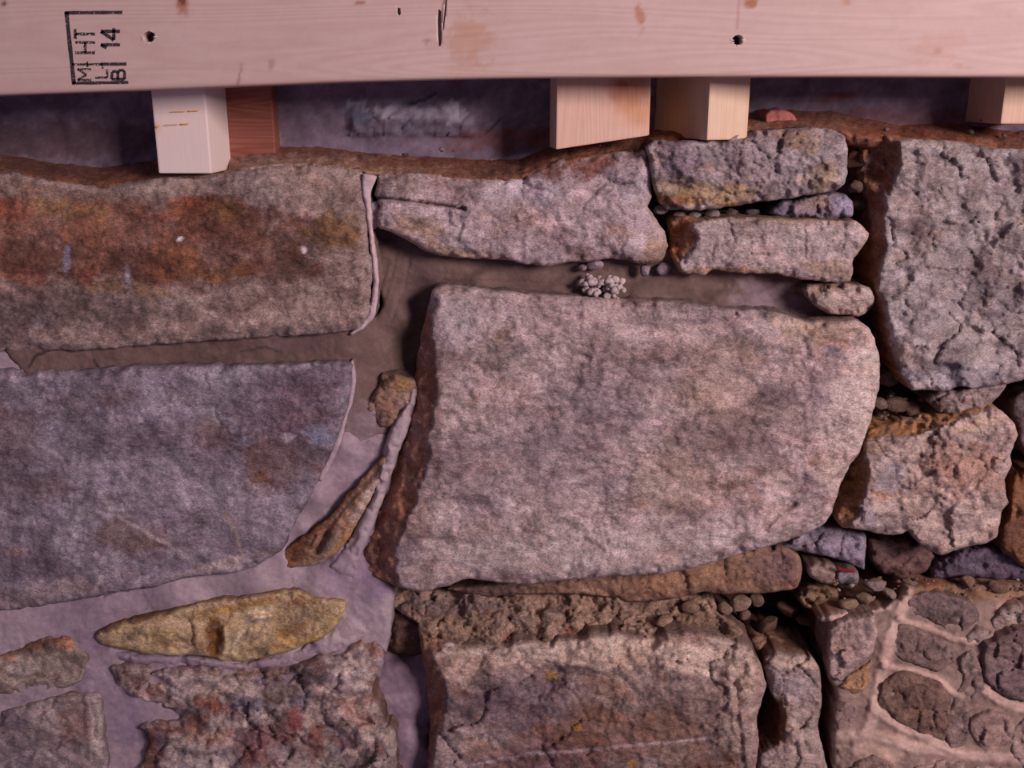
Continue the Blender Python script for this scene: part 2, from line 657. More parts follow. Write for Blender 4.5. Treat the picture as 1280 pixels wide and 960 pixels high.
upper = grid_wall('wall_upper', -1.2, 1.2, ZL - 0.03, ZL + 0.22, -58, ((90, 2.5), (22, 1.0), (8, 0.4)), 0.0024,
                  dict(base=(122, 106, 122), layers=[((92, 78, 92), 40, -0.05, 0.3, 0.6, 0.7, 1), ((142, 124, 138), 22, 0.1, 0.4, 0.5, 0.7, 1)],
                       blobs=rb(30, 440, 590, 134, 150, [(206, 196, 210), (150, 142, 160), (84, 74, 88)], 5, 14, 0.8, 31) + rb(24, 440, 600, 150, 168, [(96, 84, 98), (130, 122, 142)], 6, 16, 0.7, 32) + [(1045, 122, 30, 7, -8, (120, 66, 44), 0.6), (720, 170, 90, 18, 0, (120, 62, 44), 0.7), (620, 175, 60, 16, 0, (110, 60, 46), 0.6),
                              (1130, 150, 120, 16, 0, (110, 64, 46), 0.5), (70, 175, 160, 28, 0, (80, 52, 48), 0.6),
                              (515, 141, 66, 10, 2, (186, 176, 190), 0.7), (450, 146, 22, 14, 0, (120, 122, 146), 0.7), (500, 158, 60, 8, 0, (92, 80, 92), 0.6)],
                       lines=[([(512, 131), (530, 124), (545, 117)], 3, (40, 32, 36), 0.8), ([(610, 165), (626, 148)], 3, (50, 40, 40), 0.7)], mottle=0.25),
                  M_MORT, bumps=((515, 150, 86, 21, 9, 0.82),))
upper['kind'] = 'structure'
upper['label'] = 'grey rendered upper wall set back behind the timber board'

# earth ledge on top of the stones, rising to the upper wall
TOPS = [(-150, 214), (0, 216), (40, 222), (80, 228), (125, 234), (165, 228), (205, 222), (250, 221), (300, 212), (340, 207), (400, 206), (450, 214), (500, 217), (560, 221), (610, 223), (650, 222), (690, 206), (735, 196), (806, 189),
        (840, 177), (890, 171), (940, 164), (990, 160), (1040, 162), (1062, 168), (1126, 179), (1197, 177), (1250, 186), (1330, 188), (1440, 192)]
slab('dirt_ledge', [(-160, 130), (0, 130), (340, 125), (600, 120), (810, 110), (1060, 105), (1440, 105)] + [(x, y + 14) for x, y in TOPS[::-1]],
     d=0, back=-95, mat=M_DIRT, parent=wall, sp=2.2, rnd=4, rmm=3, rough=((30, 3), (10, 2.0), (5, 0.8)),
     fn=lambda q: np.interp(np.interp(q[:, 0], [t[0] for t in TOPS], [t[1] for t in TOPS]) - q[:, 1], [-14, 0, 8, 24, 44], [-18, -9, -20, -60, -95]) - 22 * np.exp(-((q[:, 0] - 277) / 14) ** 2 - ((q[:, 1] - 210) / 7) ** 2),
     colour=dict(base=(134, 88, 70), layers=[((100, 68, 58), 26, 0, 0.35, 0.7, 0.7, 1), ((164, 124, 106), 18, 0.1, 0.5, 0.6, 0.7, 1)],
                 blobs=[(330, 208, 150, 16, 0, (162, 132, 118), 0.85), (480, 208, 90, 14, 0, (160, 122, 102), 0.8), (90, 205, 130, 20, 0, (110, 72, 62), 0.8),
                        (1180, 165, 130, 14, 0, (122, 66, 44), 0.7), (600, 195, 160, 12, -3, (122, 62, 46), 0.6), (720, 175, 30, 6, 0, (70, 66, 72), 0.6)], mottle=0.3),
     side=(70, 50, 42), label='red brown earth and grit heaped on the ledge')

# ---- mortar beds (behind and between the stones)
FRESH = dict(base=(112, 89, 84), layers=[((96, 76, 73), 50, -0.1, 0.4, 0.6, 0.5, 1), ((124, 104, 96), 20, 0.1, 0.5, 0.5, 0.4, 1)],
             lines=[([(36, 458), (44, 446), (58, 438)], 3, (50, 36, 34), 0.8), ([(300, 440), (330, 434), (352, 440)], 2.5, (60, 46, 44), 0.6),
                    ([(118, 450), (122, 458)], 3, (56, 44, 42), 0.7), ([(486, 330), (478, 360), (474, 392)], 2, (74, 58, 56), 0.6)],
             mottle=0.12)
slab('mortar_joint', [(20, 425), (460, 400), (470, 345), (458, 300), (464, 262), (500, 262), (600, 300), (720, 305), (840, 312), (900, 330), (1000, 335),
                      (1030, 352), (1040, 420), (900, 415), (760, 395), (600, 380), (575, 400), (560, 470), (545, 520), (520, 545), (470, 545), (438, 560), (410, 560), (400, 480),
                      (300, 478), (60, 480), (26, 464)],
     back=-60, mat=M_MORT, parent=wall, rnd=5, rmm=2, rough=((60, 1.5), (14, 0.7), (6, 0.35)), jit=0.8,
     ctrl=[(30, 445, -1), (130, 442, -6), (300, 436, -7), (430, 432, -5), (460, 440, -6), (480, 320, -22), (480, 290, -30), (500, 400, -14), (520, 430, -34), (530, 380, -32), (530, 460, -36), (545, 340, -16), (600, 330, -20),
           (600, 350, -8), (700, 340, -18), (700, 362, -7), (800, 340, -18), (800, 368, -6), (900, 355, -20), (900, 376, -8), (980, 370, -22), (460, 520, -6), (490, 500, -16), (440, 480, -3), (520, 480, -26)],
     grooves=[([(555, 352), (640, 352), (720, 357)], 2.5, 0.8), ([(500, 300), (488, 350), (470, 400)], 3, 0.8), ([(515, 310), (505, 360), (488, 402)], 2.5, 0.7)],
     colour=dict(FRESH, blobs=[(960, 372, 50, 22, 8, (132, 112, 122), 0.75), (830, 358, 80, 14, 5, (92, 74, 66), 0.5), (450, 535, 34, 32, -40, (142, 122, 126), 0.9, 0.3), (510, 440, 26, 50, 10, (94, 72, 64), 0.5), (500, 300, 45, 20, 10, (86, 72, 76), 0.6)]),
     side=(90, 74, 70), side_amt=0.5, label='fresh damp brown mortar joint')

DRY = dict(base=(164, 143, 150), layers=[((138, 116, 132), 70, -0.1, 0.4, 0.6, 0.6, 1), ((178, 158, 164), 26, 0.15, 0.5, 0.5, 0.5, 1)],
           lines=[([(130, 745), (148, 737), (160, 738)], 2.5, (78, 60, 72), 0.8), ([(178, 738), (186, 752), (182, 762)], 1.6, (112, 90, 100), 0.6), ([(365, 722), (368, 736)], 1.5, (120, 100, 108), 0.6)],
           blobs=[(140, 880, 40, 60, -20, (126, 106, 128), 0.5), (235, 822, 60, 14, 5, (118, 98, 124), 0.7), (120, 800, 34, 12, 20, (122, 100, 122), 0.6), (455, 765, 40, 40, -40, (160, 140, 146), 0.5),
                  (400, 600, 60, 90, 40, (158, 136, 148), 0.5), (20, 790, 40, 30, -10, (158, 138, 144), 0.5), (470, 730, 26, 14, 10, (134, 110, 136), 0.7), (440, 700, 40, 60, 35, (142, 118, 138), 0.5)], mottle=0.1)
slab('mortar_joint', [(-160, 740), (0, 735), (120, 725), (260, 700), (330, 680), (370, 600), (412, 540), (440, 515), (470, 520), (505, 500), (524, 505), (515, 560), (490, 640), (475, 700), (484, 720),
                      (492, 745), (490, 770), (486, 800), (478, 830), (440, 900), (440, 1040), (-160, 1040)],
     back=-60, mat=M_MORT, parent=wall, rnd=7, rmm=4, rough=((80, 1.6), (18, 0.8), (6, 0.3)), jit=1.0,
     ctrl=[(0, 785, -2), (120, 760, -2), (220, 745, -2), (320, 725, -1), (400, 735, -3), (470, 740, -6), (350, 700, -5), (395, 620, -4), (380, 660, -12), (430, 560, -6), (430, 590, -14), (470, 550, -10), (500, 520, -12), (480, 600, -12), (455, 660, -10), (500, 600, -34), (490, 650, -36), (470, 690, -26), (515, 540, -34), (430, 700, -6), (400, 660, -26), (380, 690, -22), (440, 620, -20), (420, 640, -24), (200, 790, -14), (250, 795, -16), (350, 780, -16), (390, 775, -14), (160, 795, -12),
           (130, 815, -5), (200, 826, -3), (280, 833, -2), (360, 824, -1), (150, 850, -5), (430, 790, -3), (470, 770, -6), (140, 870, -6), (150, 930, -7), (220, 880, -7), (60, 868, -3), (100, 800, -3), (105, 840, -3), (20, 878, -3), (160, 980, -8), (300, 790, -22), (480, 690, -16)],
     grooves=[([(128, 746), (146, 738), (160, 738)], 3, 2)],
     colour=DRY, side=(110, 92, 98), side_amt=0.4, label='pale dry lilac grey mortar joint')
# little lilac tongue left of the fresh joint
slab('mortar_joint', [(-160, 446), (0, 440), (20, 436), (42, 440), (36, 456), (26, 466), (0, 466), (-160, 470)], d=-2, back=-50, mat=M_MORT, parent=wall, rnd=4, rmm=2, rough=((20, 0.8),), colour=DRY, jit=0.6)
# mortar pillar under the dark hole
slab('mortar_joint', [(466, 812), (486, 800), (520, 804), (545, 812), (546, 880), (540, 960), (532, 1040), (482, 1040), (488, 940), (474, 890), (468, 850)],
     back=-80, mat=M_MORT, parent=wall, rnd=10, rmm=6, rough=((40, 2.0), (12, 0.8)),
     ctrl=[(500, 810, -52), (500, 840, -30), (505, 880, -22), (510, 930, -14), (515, 1000, -10), (535, 900, -36), (535, 960, -26)],
     colour=dict(DRY, base=(138, 116, 130)), side=(110, 92, 98), side_amt=0.4)
slab('mortar_joint', ribbon_poly([(520, 478), (512, 510), (500, 536), (490, 560), (482, 590), (472, 620), (460, 650), (444, 682), (432, 708), (424, 728)], [6, 12, 20, 20, 15, 15, 17, 22, 34, 44]),
     d=0, back=-50, ctrl=[(520, 478, -3), (500, 536, -1), (480, 590, 0), (460, 650, 0), (446, 680, -1), (434, 704, -5), (422, 728, -10)], mat=M_MORT, parent=wall, sp=2, rnd=9, rmm=7, rough=((30, 1.2), (10, 0.6)), jit=1.0, colour=dict(DRY, lines=[], blobs=[(498, 540, 20, 30, 20, (186, 166, 168), 0.6), (470, 630, 8, 60, 20, (182, 164, 168), 0.5)]), side=(120, 98, 100), side_amt=0.4)
slab('mortar_joint', ribbon_poly([(446, 770), (432, 790), (408, 806), (378, 820), (340, 829), (300, 833), (260, 828), (220, 826), (170, 824), (130, 818)], [56, 40, 26, 20, 15, 12, 12, 12, 13, 16]),
     d=0, back=-40, ctrl=[(452, 765, -9), (436, 786, -4), (408, 806, 0), (300, 833, 0), (170, 824, -1), (134, 818, -6)], mat=M_MORT, parent=wall, sp=2, rnd=8, rmm=5, rough=((30, 1.2), (10, 0.6)), jit=1.0, colour=dict(DRY, lines=[], blobs=[(430, 785, 50, 30, -30, (180, 160, 162), 0.6), (200, 824, 70, 12, 0, (134, 114, 138), 0.6)]), side=(120, 98, 100), side_amt=0.4)
# pale film of mortar along the edge of the rust stained stone
slab('mortar_film', ribbon_poly([(462, 219), (458, 240), (461, 262), (463, 285), (467, 320), (470, 350), (468, 378), (463, 396), (452, 409), (438, 417)], [18, 11, 7, 6, 6, 7, 8, 8, 6, 3]),
     d=-2, back=-22, mat=M_MORT, parent=wall, sp=1.6, rnd=4, rmm=2, rough=((20, 0.8), (6, 0.4)), jit=0.8, rings=3,
     colour=dict(base=(196, 172, 174), layers=[((166, 142, 146), 22, 0, 0.4, 0.6, 1, 1)], mottle=0.12), label='thin pale mortar film')
slab('mortar_film', ribbon_poly([(440, 452), (441, 470), (439, 495), (432, 520), (424, 548), (412, 574), (400, 600)], [3, 7, 7, 6, 8, 10, 6]),
     d=1, back=-18, mat=M_MORT, parent=wall, sp=1.6, rnd=4, rmm=2, rough=((20, 0.8), (6, 0.4)), jit=0.8, rings=3,
     colour=dict(base=(178, 154, 162), layers=[((150, 128, 138), 22, 0, 0.4, 0.6, 1, 1)], mottle=0.12))
slab('mortar_joint', [(452, 262), (462, 255), (474, 250), (476, 268), (472, 284), (462, 288)], d=-9, back=-40, mat=M_MORT, parent=wall, sp=2, rnd=4, rmm=3, rough=((14, 1.2),), colour=dict(base=(160, 144, 156), mottle=0.12))

# ---- stones
GREY = lambda **k: dict(dict(base=(150, 132, 128), layers=[((118, 102, 102), 46, -0.05, 0.35, 0.6, 0.8, 1), ((178, 160, 158), 18, 0.1, 0.5, 0.55, 0.6, 1), ((96, 80, 80), 8, 0.2, 0.5, 0.6, 0.6, 1)], mottle=0.28), **k)

# rust stained block, upper left
slab('stone', [(-160, 212), (0, 216), (16, 214), (36, 221), (80, 227), (125, 234), (165, 228), (205, 222), (250, 222), (270, 219), (300, 213), (340, 208), (380, 206),
               (430, 208), (452, 214), (453, 240), (457, 270), (460, 300), (465, 330), (465, 365), (462, 390), (454, 405), (440, 414), (400, 418), (330, 422), (250, 427),
               (180, 432), (120, 437), (60, 439), (0, 441), (-160, 448)],
     d=4, parent=wall, rnd=16, rmm=6, rough=((110, 3.5), (30, 2.2), (10, 1.0), (5, 0.5)), flare=(0, 0, 0, 0),
     ctrl=[(100, 240, -9), (250, 232, -8), (400, 220, -8), (0, 235, -8), (-100, 240, -8), (100, 300, -1), (300, 290, 0), (430, 290, 0), (0, 300, 0), (60, 350, -3), (200, 360, 1), (350, 350, 0), (100, 400, 3), (300, 400, 1), (420, 395, -1), (-100, 380, 0)],
     grooves=[([(-160, 344), (0, 343), (70, 344), (110, 350)], 5, 1.5), ([(20, 366), (90, 368), (160, 378)], 4, 1.2)],
     colour=dict(base=(156, 132, 124), layers=[((112, 90, 86), 40, -0.1, 0.35, 0.6, 0.5, 1), ((168, 148, 142), 20, 0.1, 0.5, 0.5, 0.5, 1)],
                 blobs=rb(60, -120, 400, 250, 350, [(142, 76, 50), (104, 54, 46), (160, 104, 58), (86, 52, 50), (136, 74, 56)], 10, 40, 0.8, 1) + rb(16, -60, 450, 365, 430, [(112, 92, 92), (176, 154, 148), (94, 76, 78)], 12, 36, 0.6, 2) + [(60, 290, 130, 70, 3, (134, 92, 76), 0.6), (210, 300, 150, 58, 5, (130, 88, 74), 0.6), (290, 280, 60, 44, 20, (100, 64, 54), 0.75), (320, 340, 90, 20, 0, (92, 60, 48), 0.6), (30, 320, 80, 26, 0, (92, 62, 52), 0.7), (170, 330, 60, 24, 0, (88, 56, 48), 0.75),
                        (60, 255, 40, 18, 10, (138, 104, 70), 0.6), (280, 262, 26, 16, 30, (130, 92, 60), 0.6), (420, 290, 44, 26, 5, (128, 92, 58), 0.8), (370, 310, 40, 26, 0, (82, 62, 56), 0.6), (120, 262, 26, 14, 0, (138, 102, 68), 0.5),
                        (40, 388, 110, 36, 2, (104, 84, 82), 0.7), (25, 398, 40, 20, -30, (84, 68, 70), 0.5), (160, 362, 60, 10, 5, (130, 96, 68), 0.6), (280, 385, 20, 18, 0, (100, 80, 80), 0.5), (330, 240, 60, 24, 10, (150, 130, 128), 0.6), (200, 236, 160, 12, -2, (146, 126, 118), 0.8),
                        (84, 322, 6, 20, 4, (164, 152, 168), 0.8, 0.4), (160, 350, 5, 16, -6, (170, 156, 168), 0.8, 0.4), (225, 299, 5, 3, -30, (225, 215, 218), 1.0, 0.1), (380, 312, 5, 5, 0, (208, 192, 196), 0.9, 0.4), (340, 374, 5, 3, 20, (200, 180, 180), 0.7, 0.4), (45, 405, 8, 14, 30, (164, 150, 154), 0.5), (340, 400, 110, 16, -3, (158, 136, 130), 0.6)],
                 mottle=0.36), side=(96, 74, 64), rimcol=((168, 146, 144), 10, 0.5), label='long rust stained stone, upper left')
# grey block, middle left
slab('stone', [(-160, 466), (0, 460), (40, 463), (100, 463), (140, 459), (200, 458), (280, 457), (350, 456), (400, 454), (438, 452), (440, 470), (437, 498), (429, 525), (420, 552), (410, 575),
               (396, 604), (380, 634), (365, 660), (354, 684), (344, 694), (320, 708), (290, 716), (230, 723), (190, 735), (142, 740), (120, 746), (60, 756), (0, 764), (-160, 782)],
     d=6, parent=wall, rnd=14, rmm=5, rough=((120, 4), (36, 2.0), (12, 0.9), (5, 0.5)), tilt=(3, 0),
     grooves=[([(30, 583), (10, 584), (-160, 586)], 5, 2), ([(268, 508), (270, 520), (275, 530)], 3, 1.5), ([(300, 520), (294, 545)], 4, 1.5), ([(255, 470), (260, 482)], 4, 1.4), ([(150, 570), (220, 565), (240, 558)], 3, 1.0), ([(86, 487), (110, 475), (140, 465)], 3, 1.2)],
     bumps=[(60, 640, 70, 60, 20, -1.5), (330, 560, 90, 60, -40, -1.5), (120, 735, 30, 16, -30, 2), (290, 690, 50, 26, 20, -2), (200, 520, 60, 40, 0, 1.2)],
     colour=dict(base=(146, 132, 142), layers=[((116, 102, 112), 44, -0.1, 0.35, 0.65, 0.7, 1), ((172, 158, 164), 22, 0.1, 0.5, 0.6, 0.8, 1), ((92, 76, 84), 9, 0.15, 0.5, 0.6, 0.6, 1)],
                 blobs=rb(40, -100, 420, 470, 740, [(104, 86, 94), (92, 76, 84), (176, 162, 168), (122, 94, 90), (164, 152, 166)], 12, 44, 0.6, 3) + rb(26, 300, 430, 470, 620, [(96, 72, 76), (120, 82, 70), (84, 66, 74), (160, 148, 164)], 8, 24, 0.7, 4) + [(370, 520, 60, 56, -20, (106, 84, 92), 0.75), (340, 580, 40, 40, 30, (110, 84, 82), 0.7), (370, 475, 70, 14, 0, (106, 90, 102), 0.6), (322, 595, 18, 10, 10, (126, 84, 66), 0.7), (120, 500, 60, 40, 0, (124, 108, 112), 0.5), (150, 668, 50, 26, 10, (122, 96, 88), 0.7),
                        (20, 590, 34, 50, 0, (112, 92, 96), 0.6), (20, 700, 60, 50, 30, (112, 98, 110), 0.5), (20, 690, 16, 8, 0, (152, 124, 118), 0.6), (60, 740, 90, 14, -8, (150, 130, 128), 0.6), (270, 620, 80, 50, 20, (156, 142, 150), 0.6), (400, 545, 24, 12, 10, (140, 138, 160), 0.7), (190, 500, 24, 26, 0, (168, 154, 168), 0.6), (360, 545, 10, 6, 10, (176, 160, 168), 0.7), (280, 705, 80, 8, -14, (172, 152, 148), 0.7)],
                 lines=[([(124, 614), (140, 640), (170, 658), (210, 680), (248, 706)], 4, (178, 162, 164), 0.7), ([(280, 640), (295, 665), (302, 690)], 4, (178, 154, 146), 0.7), ([(40, 545), (56, 560), (80, 575)], 3, (166, 150, 152), 0.5), ([(80, 725), (104, 742)], 3, (180, 162, 164), 0.6), ([(120, 735), (128, 722)], 4, (190, 172, 170), 0.7)],
                 mottle=0.3), side=(110, 90, 92), label='broad grey stone, middle left')
# top middle stone
slab('stone', [(471, 219), (490, 216), (522, 216), (560, 220), (600, 224), (650, 222), (680, 210), (698, 200), (735, 195), (770, 190), (806, 188), (812, 205), (815, 222), (814, 246), (810, 259), (818, 271), (832, 291), (835, 308),
               (828, 324), (812, 332), (785, 326), (762, 323), (740, 328), (716, 327), (686, 333), (650, 329), (624, 324), (588, 323), (555, 320), (532, 314), (512, 302), (490, 291), (474, 285), (471, 274), (475, 256), (469, 246), (471, 232)],
     d=5, parent=wall, rnd=12, rmm=6, rough=((80, 3), (26, 2.4), (9, 1.1)), facets=((70, 2.0),),
     ctrl=[(560, 225, -8), (650, 225, -10), (740, 205, -11), (800, 200, -6), (600, 260, -1), (700, 260, -1), (780, 270, 0), (520, 280, 0), (650, 310, 3), (780, 310, 3), (500, 225, -5)],
     grooves=[([(466, 247), (500, 250), (540, 255), (581, 261)], 3.2, 9), ([(650, 229), (670, 236), (692, 243)], 4, 2.5), ([(578, 280), (572, 300)], 4, 1.5), ([(735, 240), (800, 225)], 3, 1)],
     colour=dict(base=(176, 154, 156), layers=[((136, 116, 120), 36, -0.05, 0.35, 0.6, 0.5, 1), ((190, 172, 176), 20, 0.1, 0.5, 0.55, 0.5, 1), ((150, 118, 100), 26, 0.2, 0.5, 0.6, 0.5, 1)],
                 blobs=rb(30, 480, 830, 215, 330, [(126, 104, 106), (190, 170, 172), (150, 120, 104), (112, 92, 96)], 10, 34, 0.6, 5, 8, 0.45) + [(640, 212, 90, 14, 0, (128, 78, 62), 0.8), (745, 205, 36, 16, -20, (118, 66, 52), 0.8), (690, 200, 60, 9, -10, (110, 66, 54), 0.6), (570, 240, 40, 20, 10, (134, 110, 108), 0.6), (510, 235, 34, 12, 0, (140, 118, 108), 0.6), (520, 285, 40, 16, 30, (158, 128, 102), 0.7), (560, 315, 50, 6, 10, (160, 128, 100), 0.6), (820, 310, 16, 22, 20, (176, 146, 120), 0.6), (655, 240, 50, 22, 10, (184, 168, 178), 0.6), (500, 312, 40, 10, 30, (120, 84, 60), 0.6), (785, 225, 30, 34, 0, (156, 142, 150), 0.6)],
                 lines=[([(578, 275), (574, 292), (570, 306)], 3, (200, 180, 176), 0.7)], mottle=0.28), side=(110, 78, 58), rimcol=((176, 146, 120), 5, 0.4), label='pale wedge shaped stone with a long crack')
# the two flat stones stacked beside it
slab('stone', [(808, 184), (818, 176), (840, 176), (875, 175), (937, 164), (969, 161), (1000, 160), (1025, 159), (1044, 162), (1057, 172), (1060, 192), (1059, 215), (1055, 230), (1044, 238), (1015, 243), (987, 248), (950, 252), (916, 258), (875, 263), (834, 262), (822, 252), (817, 230), (811, 204)],
     d=8, parent=wall, rnd=12, rmm=7, sp=2.0, rough=((60, 3), (22, 2.6), (8, 1.4)), facets=((46, 2.0),), tilt=(0, -5),
     colour=dict(base=(158, 142, 144), layers=[((122, 106, 108), 30, -0.05, 0.35, 0.6, 0.6, 1), ((182, 166, 168), 14, 0.1, 0.5, 0.5, 0.6, 1)],
                 blobs=rb(22, 815, 1055, 170, 260, [(112, 94, 98), (184, 166, 166), (96, 76, 76), (150, 120, 92)], 8, 24, 0.65, 6, -15, 0.5) + rb(12, 825, 930, 232, 262, [(170, 132, 76), (96, 64, 48), (190, 160, 110)], 6, 14, 0.8, 7) + [(850, 200, 30, 28, 0, (118, 98, 110), 0.7), (880, 240, 70, 14, 4, (160, 134, 104), 0.75), (850, 250, 30, 8, 0, (130, 86, 56), 0.7), (1030, 220, 24, 16, -20, (164, 138, 110), 0.6), (850, 225, 40, 8, 0, (90, 68, 60), 0.6), (980, 168, 60, 6, 0, (140, 104, 88), 0.6), (985, 180, 12, 5, 20, (120, 78, 60), 0.6)],
                 mottle=0.36), side=(100, 66, 46), label='thick flat stone under the right hand blocks')
slab('stone', [(836, 269), (858, 270), (880, 274), (931, 272), (987, 274), (1044, 276), (1070, 276), (1086, 292), (1078, 309), (1067, 324), (1066, 342), (1062, 351), (1044, 353), (1010, 350), (984, 346), (970, 341), (931, 342), (905, 338), (890, 337), (882, 344), (862, 343), (848, 338), (838, 318), (835, 292)],
     xlim=884, ringc=(124, 96, 84), front=[(868, 282), (880, 276), (931, 272), (987, 274), (1044, 276), (1070, 276), (1086, 292), (1078, 309), (1067, 324), (1066, 342), (1062, 351), (1044, 353), (1010, 350), (984, 346), (970, 341), (931, 342), (905, 338), (890, 337), (882, 344), (862, 343), (852, 336), (852, 326), (866, 314), (875, 297)],
     d=8, parent=wall, rnd=8, rmm=5, sp=2.0, rough=((60, 2.4), (20, 1.8), (8, 1.0)), facets=((60, 1.5),),
     bumps=[(1000, 345, 30, 12, 0, 2)], colour=dict(base=(170, 150, 148), layers=[((140, 122, 122), 34, -0.05, 0.35, 0.55, 0.6, 1), ((190, 172, 170), 14, 0.1, 0.5, 0.5, 0.6, 1)],
                 blobs=[(1040, 335, 40, 14, 0, (156, 130, 104), 0.6), (900, 337, 50, 5, 0, (142, 96, 62), 0.7), (985, 277, 70, 5, 0, (150, 120, 96), 0.5), (990, 300, 40, 14, 0, (150, 136, 136), 0.4)], mottle=0.26), side=(158, 98, 62), side_amt=0.95, rimcol=((176, 142, 110), 4, 0.5), label='flat pale stone with an earthy brown left flank')
slab('wedge_stone', [(962, 268), (966, 260), (978, 252), (1000, 249), (1020, 245), (1040, 242), (1056, 243), (1066, 252), (1065, 270), (1042, 275), (1016, 273), (990, 272)],
     d=-6, parent=wall, rnd=8, rmm=6, sp=2, rough=((20, 2.4), (8, 1.0)), facets=((24, 2.5),), colour=dict(base=(136, 122, 134), blobs=[(1055, 258, 12, 14, 0, (150, 138, 160), 0.8), (1015, 253, 26, 8, -10, (140, 116, 98), 0.6), (975, 262, 16, 10, 0, (106, 98, 116), 0.7)], mottle=0.26), side=(90, 70, 60), label='small grey wedge')
slab('wedge_stone', [(1004, 362), (1010, 356), (1025, 354), (1062, 354), (1088, 359), (1095, 371), (1089, 386), (1072, 396), (1050, 393), (1036, 393), (1018, 382), (1007, 371)],
     d=6, parent=wall, rnd=15, rmm=9, sp=2, rough=((24, 2.0), (8, 1.0)), facets=((30, 2.0),), colour=dict(base=(166, 146, 140), blobs=[(1020, 366, 20, 16, 0, (128, 104, 92), 0.8), (1078, 372, 20, 18, 0, (180, 158, 152), 0.6), (1040, 357, 34, 4, 0, (110, 84, 66), 0.6)], mottle=0.26), side=(100, 74, 58), label='rounded pebble wedge')
# tall right hand stone
slab('stone', [(1064, 168), (1090, 166), (1150, 174), (1197, 176), (1225, 182), (1250, 186), (1290, 186), (1380, 190), (1440, 196), (1440, 470), (1290, 474), (1258, 480), (1220, 485), (1200, 483), (1180, 489), (1160, 487), (1141, 488), (1133, 478), (1122, 462), (1112, 430), (1104, 400), (1094, 372), (1090, 345), (1091, 310), (1086, 265), (1076, 235), (1068, 205)],
     xlim=1140, front=[(1126, 179), (1150, 174), (1197, 176), (1225, 182), (1250, 186), (1290, 186), (1380, 190), (1440, 196), (1440, 470), (1290, 474), (1258, 480), (1220, 485), (1200, 483), (1180, 489), (1160, 487), (1141, 488), (1133, 478), (1127, 466), (1122, 445), (1114, 424), (1112, 400), (1108, 382), (1101, 360), (1101, 340), (1107, 322), (1110, 305), (1107, 285), (1108, 265), (1114, 241), (1124, 220), (1129, 205)],
     d=8, parent=wall, rnd=10, rmm=5, rough=((90, 5), (34, 3.4), (12, 1.0), (5, 0.5)), facets=((46, 2.6), (20, 1.0)), tilt=(4, 8),
     bumps=[(1180, 210, 40, 24, -30, 3), (1150, 290, 26, 16, -40, -2.5), (1200, 330, 34, 22, 20, -2.5), (1230, 250, 30, 26, -20, 2.5), (1170, 400, 40, 26, 0, 2), (1230, 440, 30, 20, 10, -2)],
     colour=dict(base=(160, 145, 143), layers=[((122, 106, 106), 40, -0.05, 0.35, 0.6, 0.8, 1), ((172, 160, 166), 16, 0.1, 0.5, 0.55, 0.8, 1), ((136, 112, 100), 34, 0.15, 0.5, 0.5, 1, 1)],
                 blobs=rb(40, 1110, 1400, 180, 480, [(106, 94, 100), (176, 164, 168), (90, 78, 82), (124, 102, 96)], 10, 38, 0.6, 8, -45, 0.45) + [(1150, 280, 18, 22, 0, (112, 92, 90), 0.6), (1200, 470, 90, 16, 0, (126, 118, 126), 0.6), (1185, 330, 40, 20, -20, (112, 96, 98), 0.5)], mottle=0.3), side=(146, 98, 70), side_amt=0.95, label='tall grey stone at the right edge')
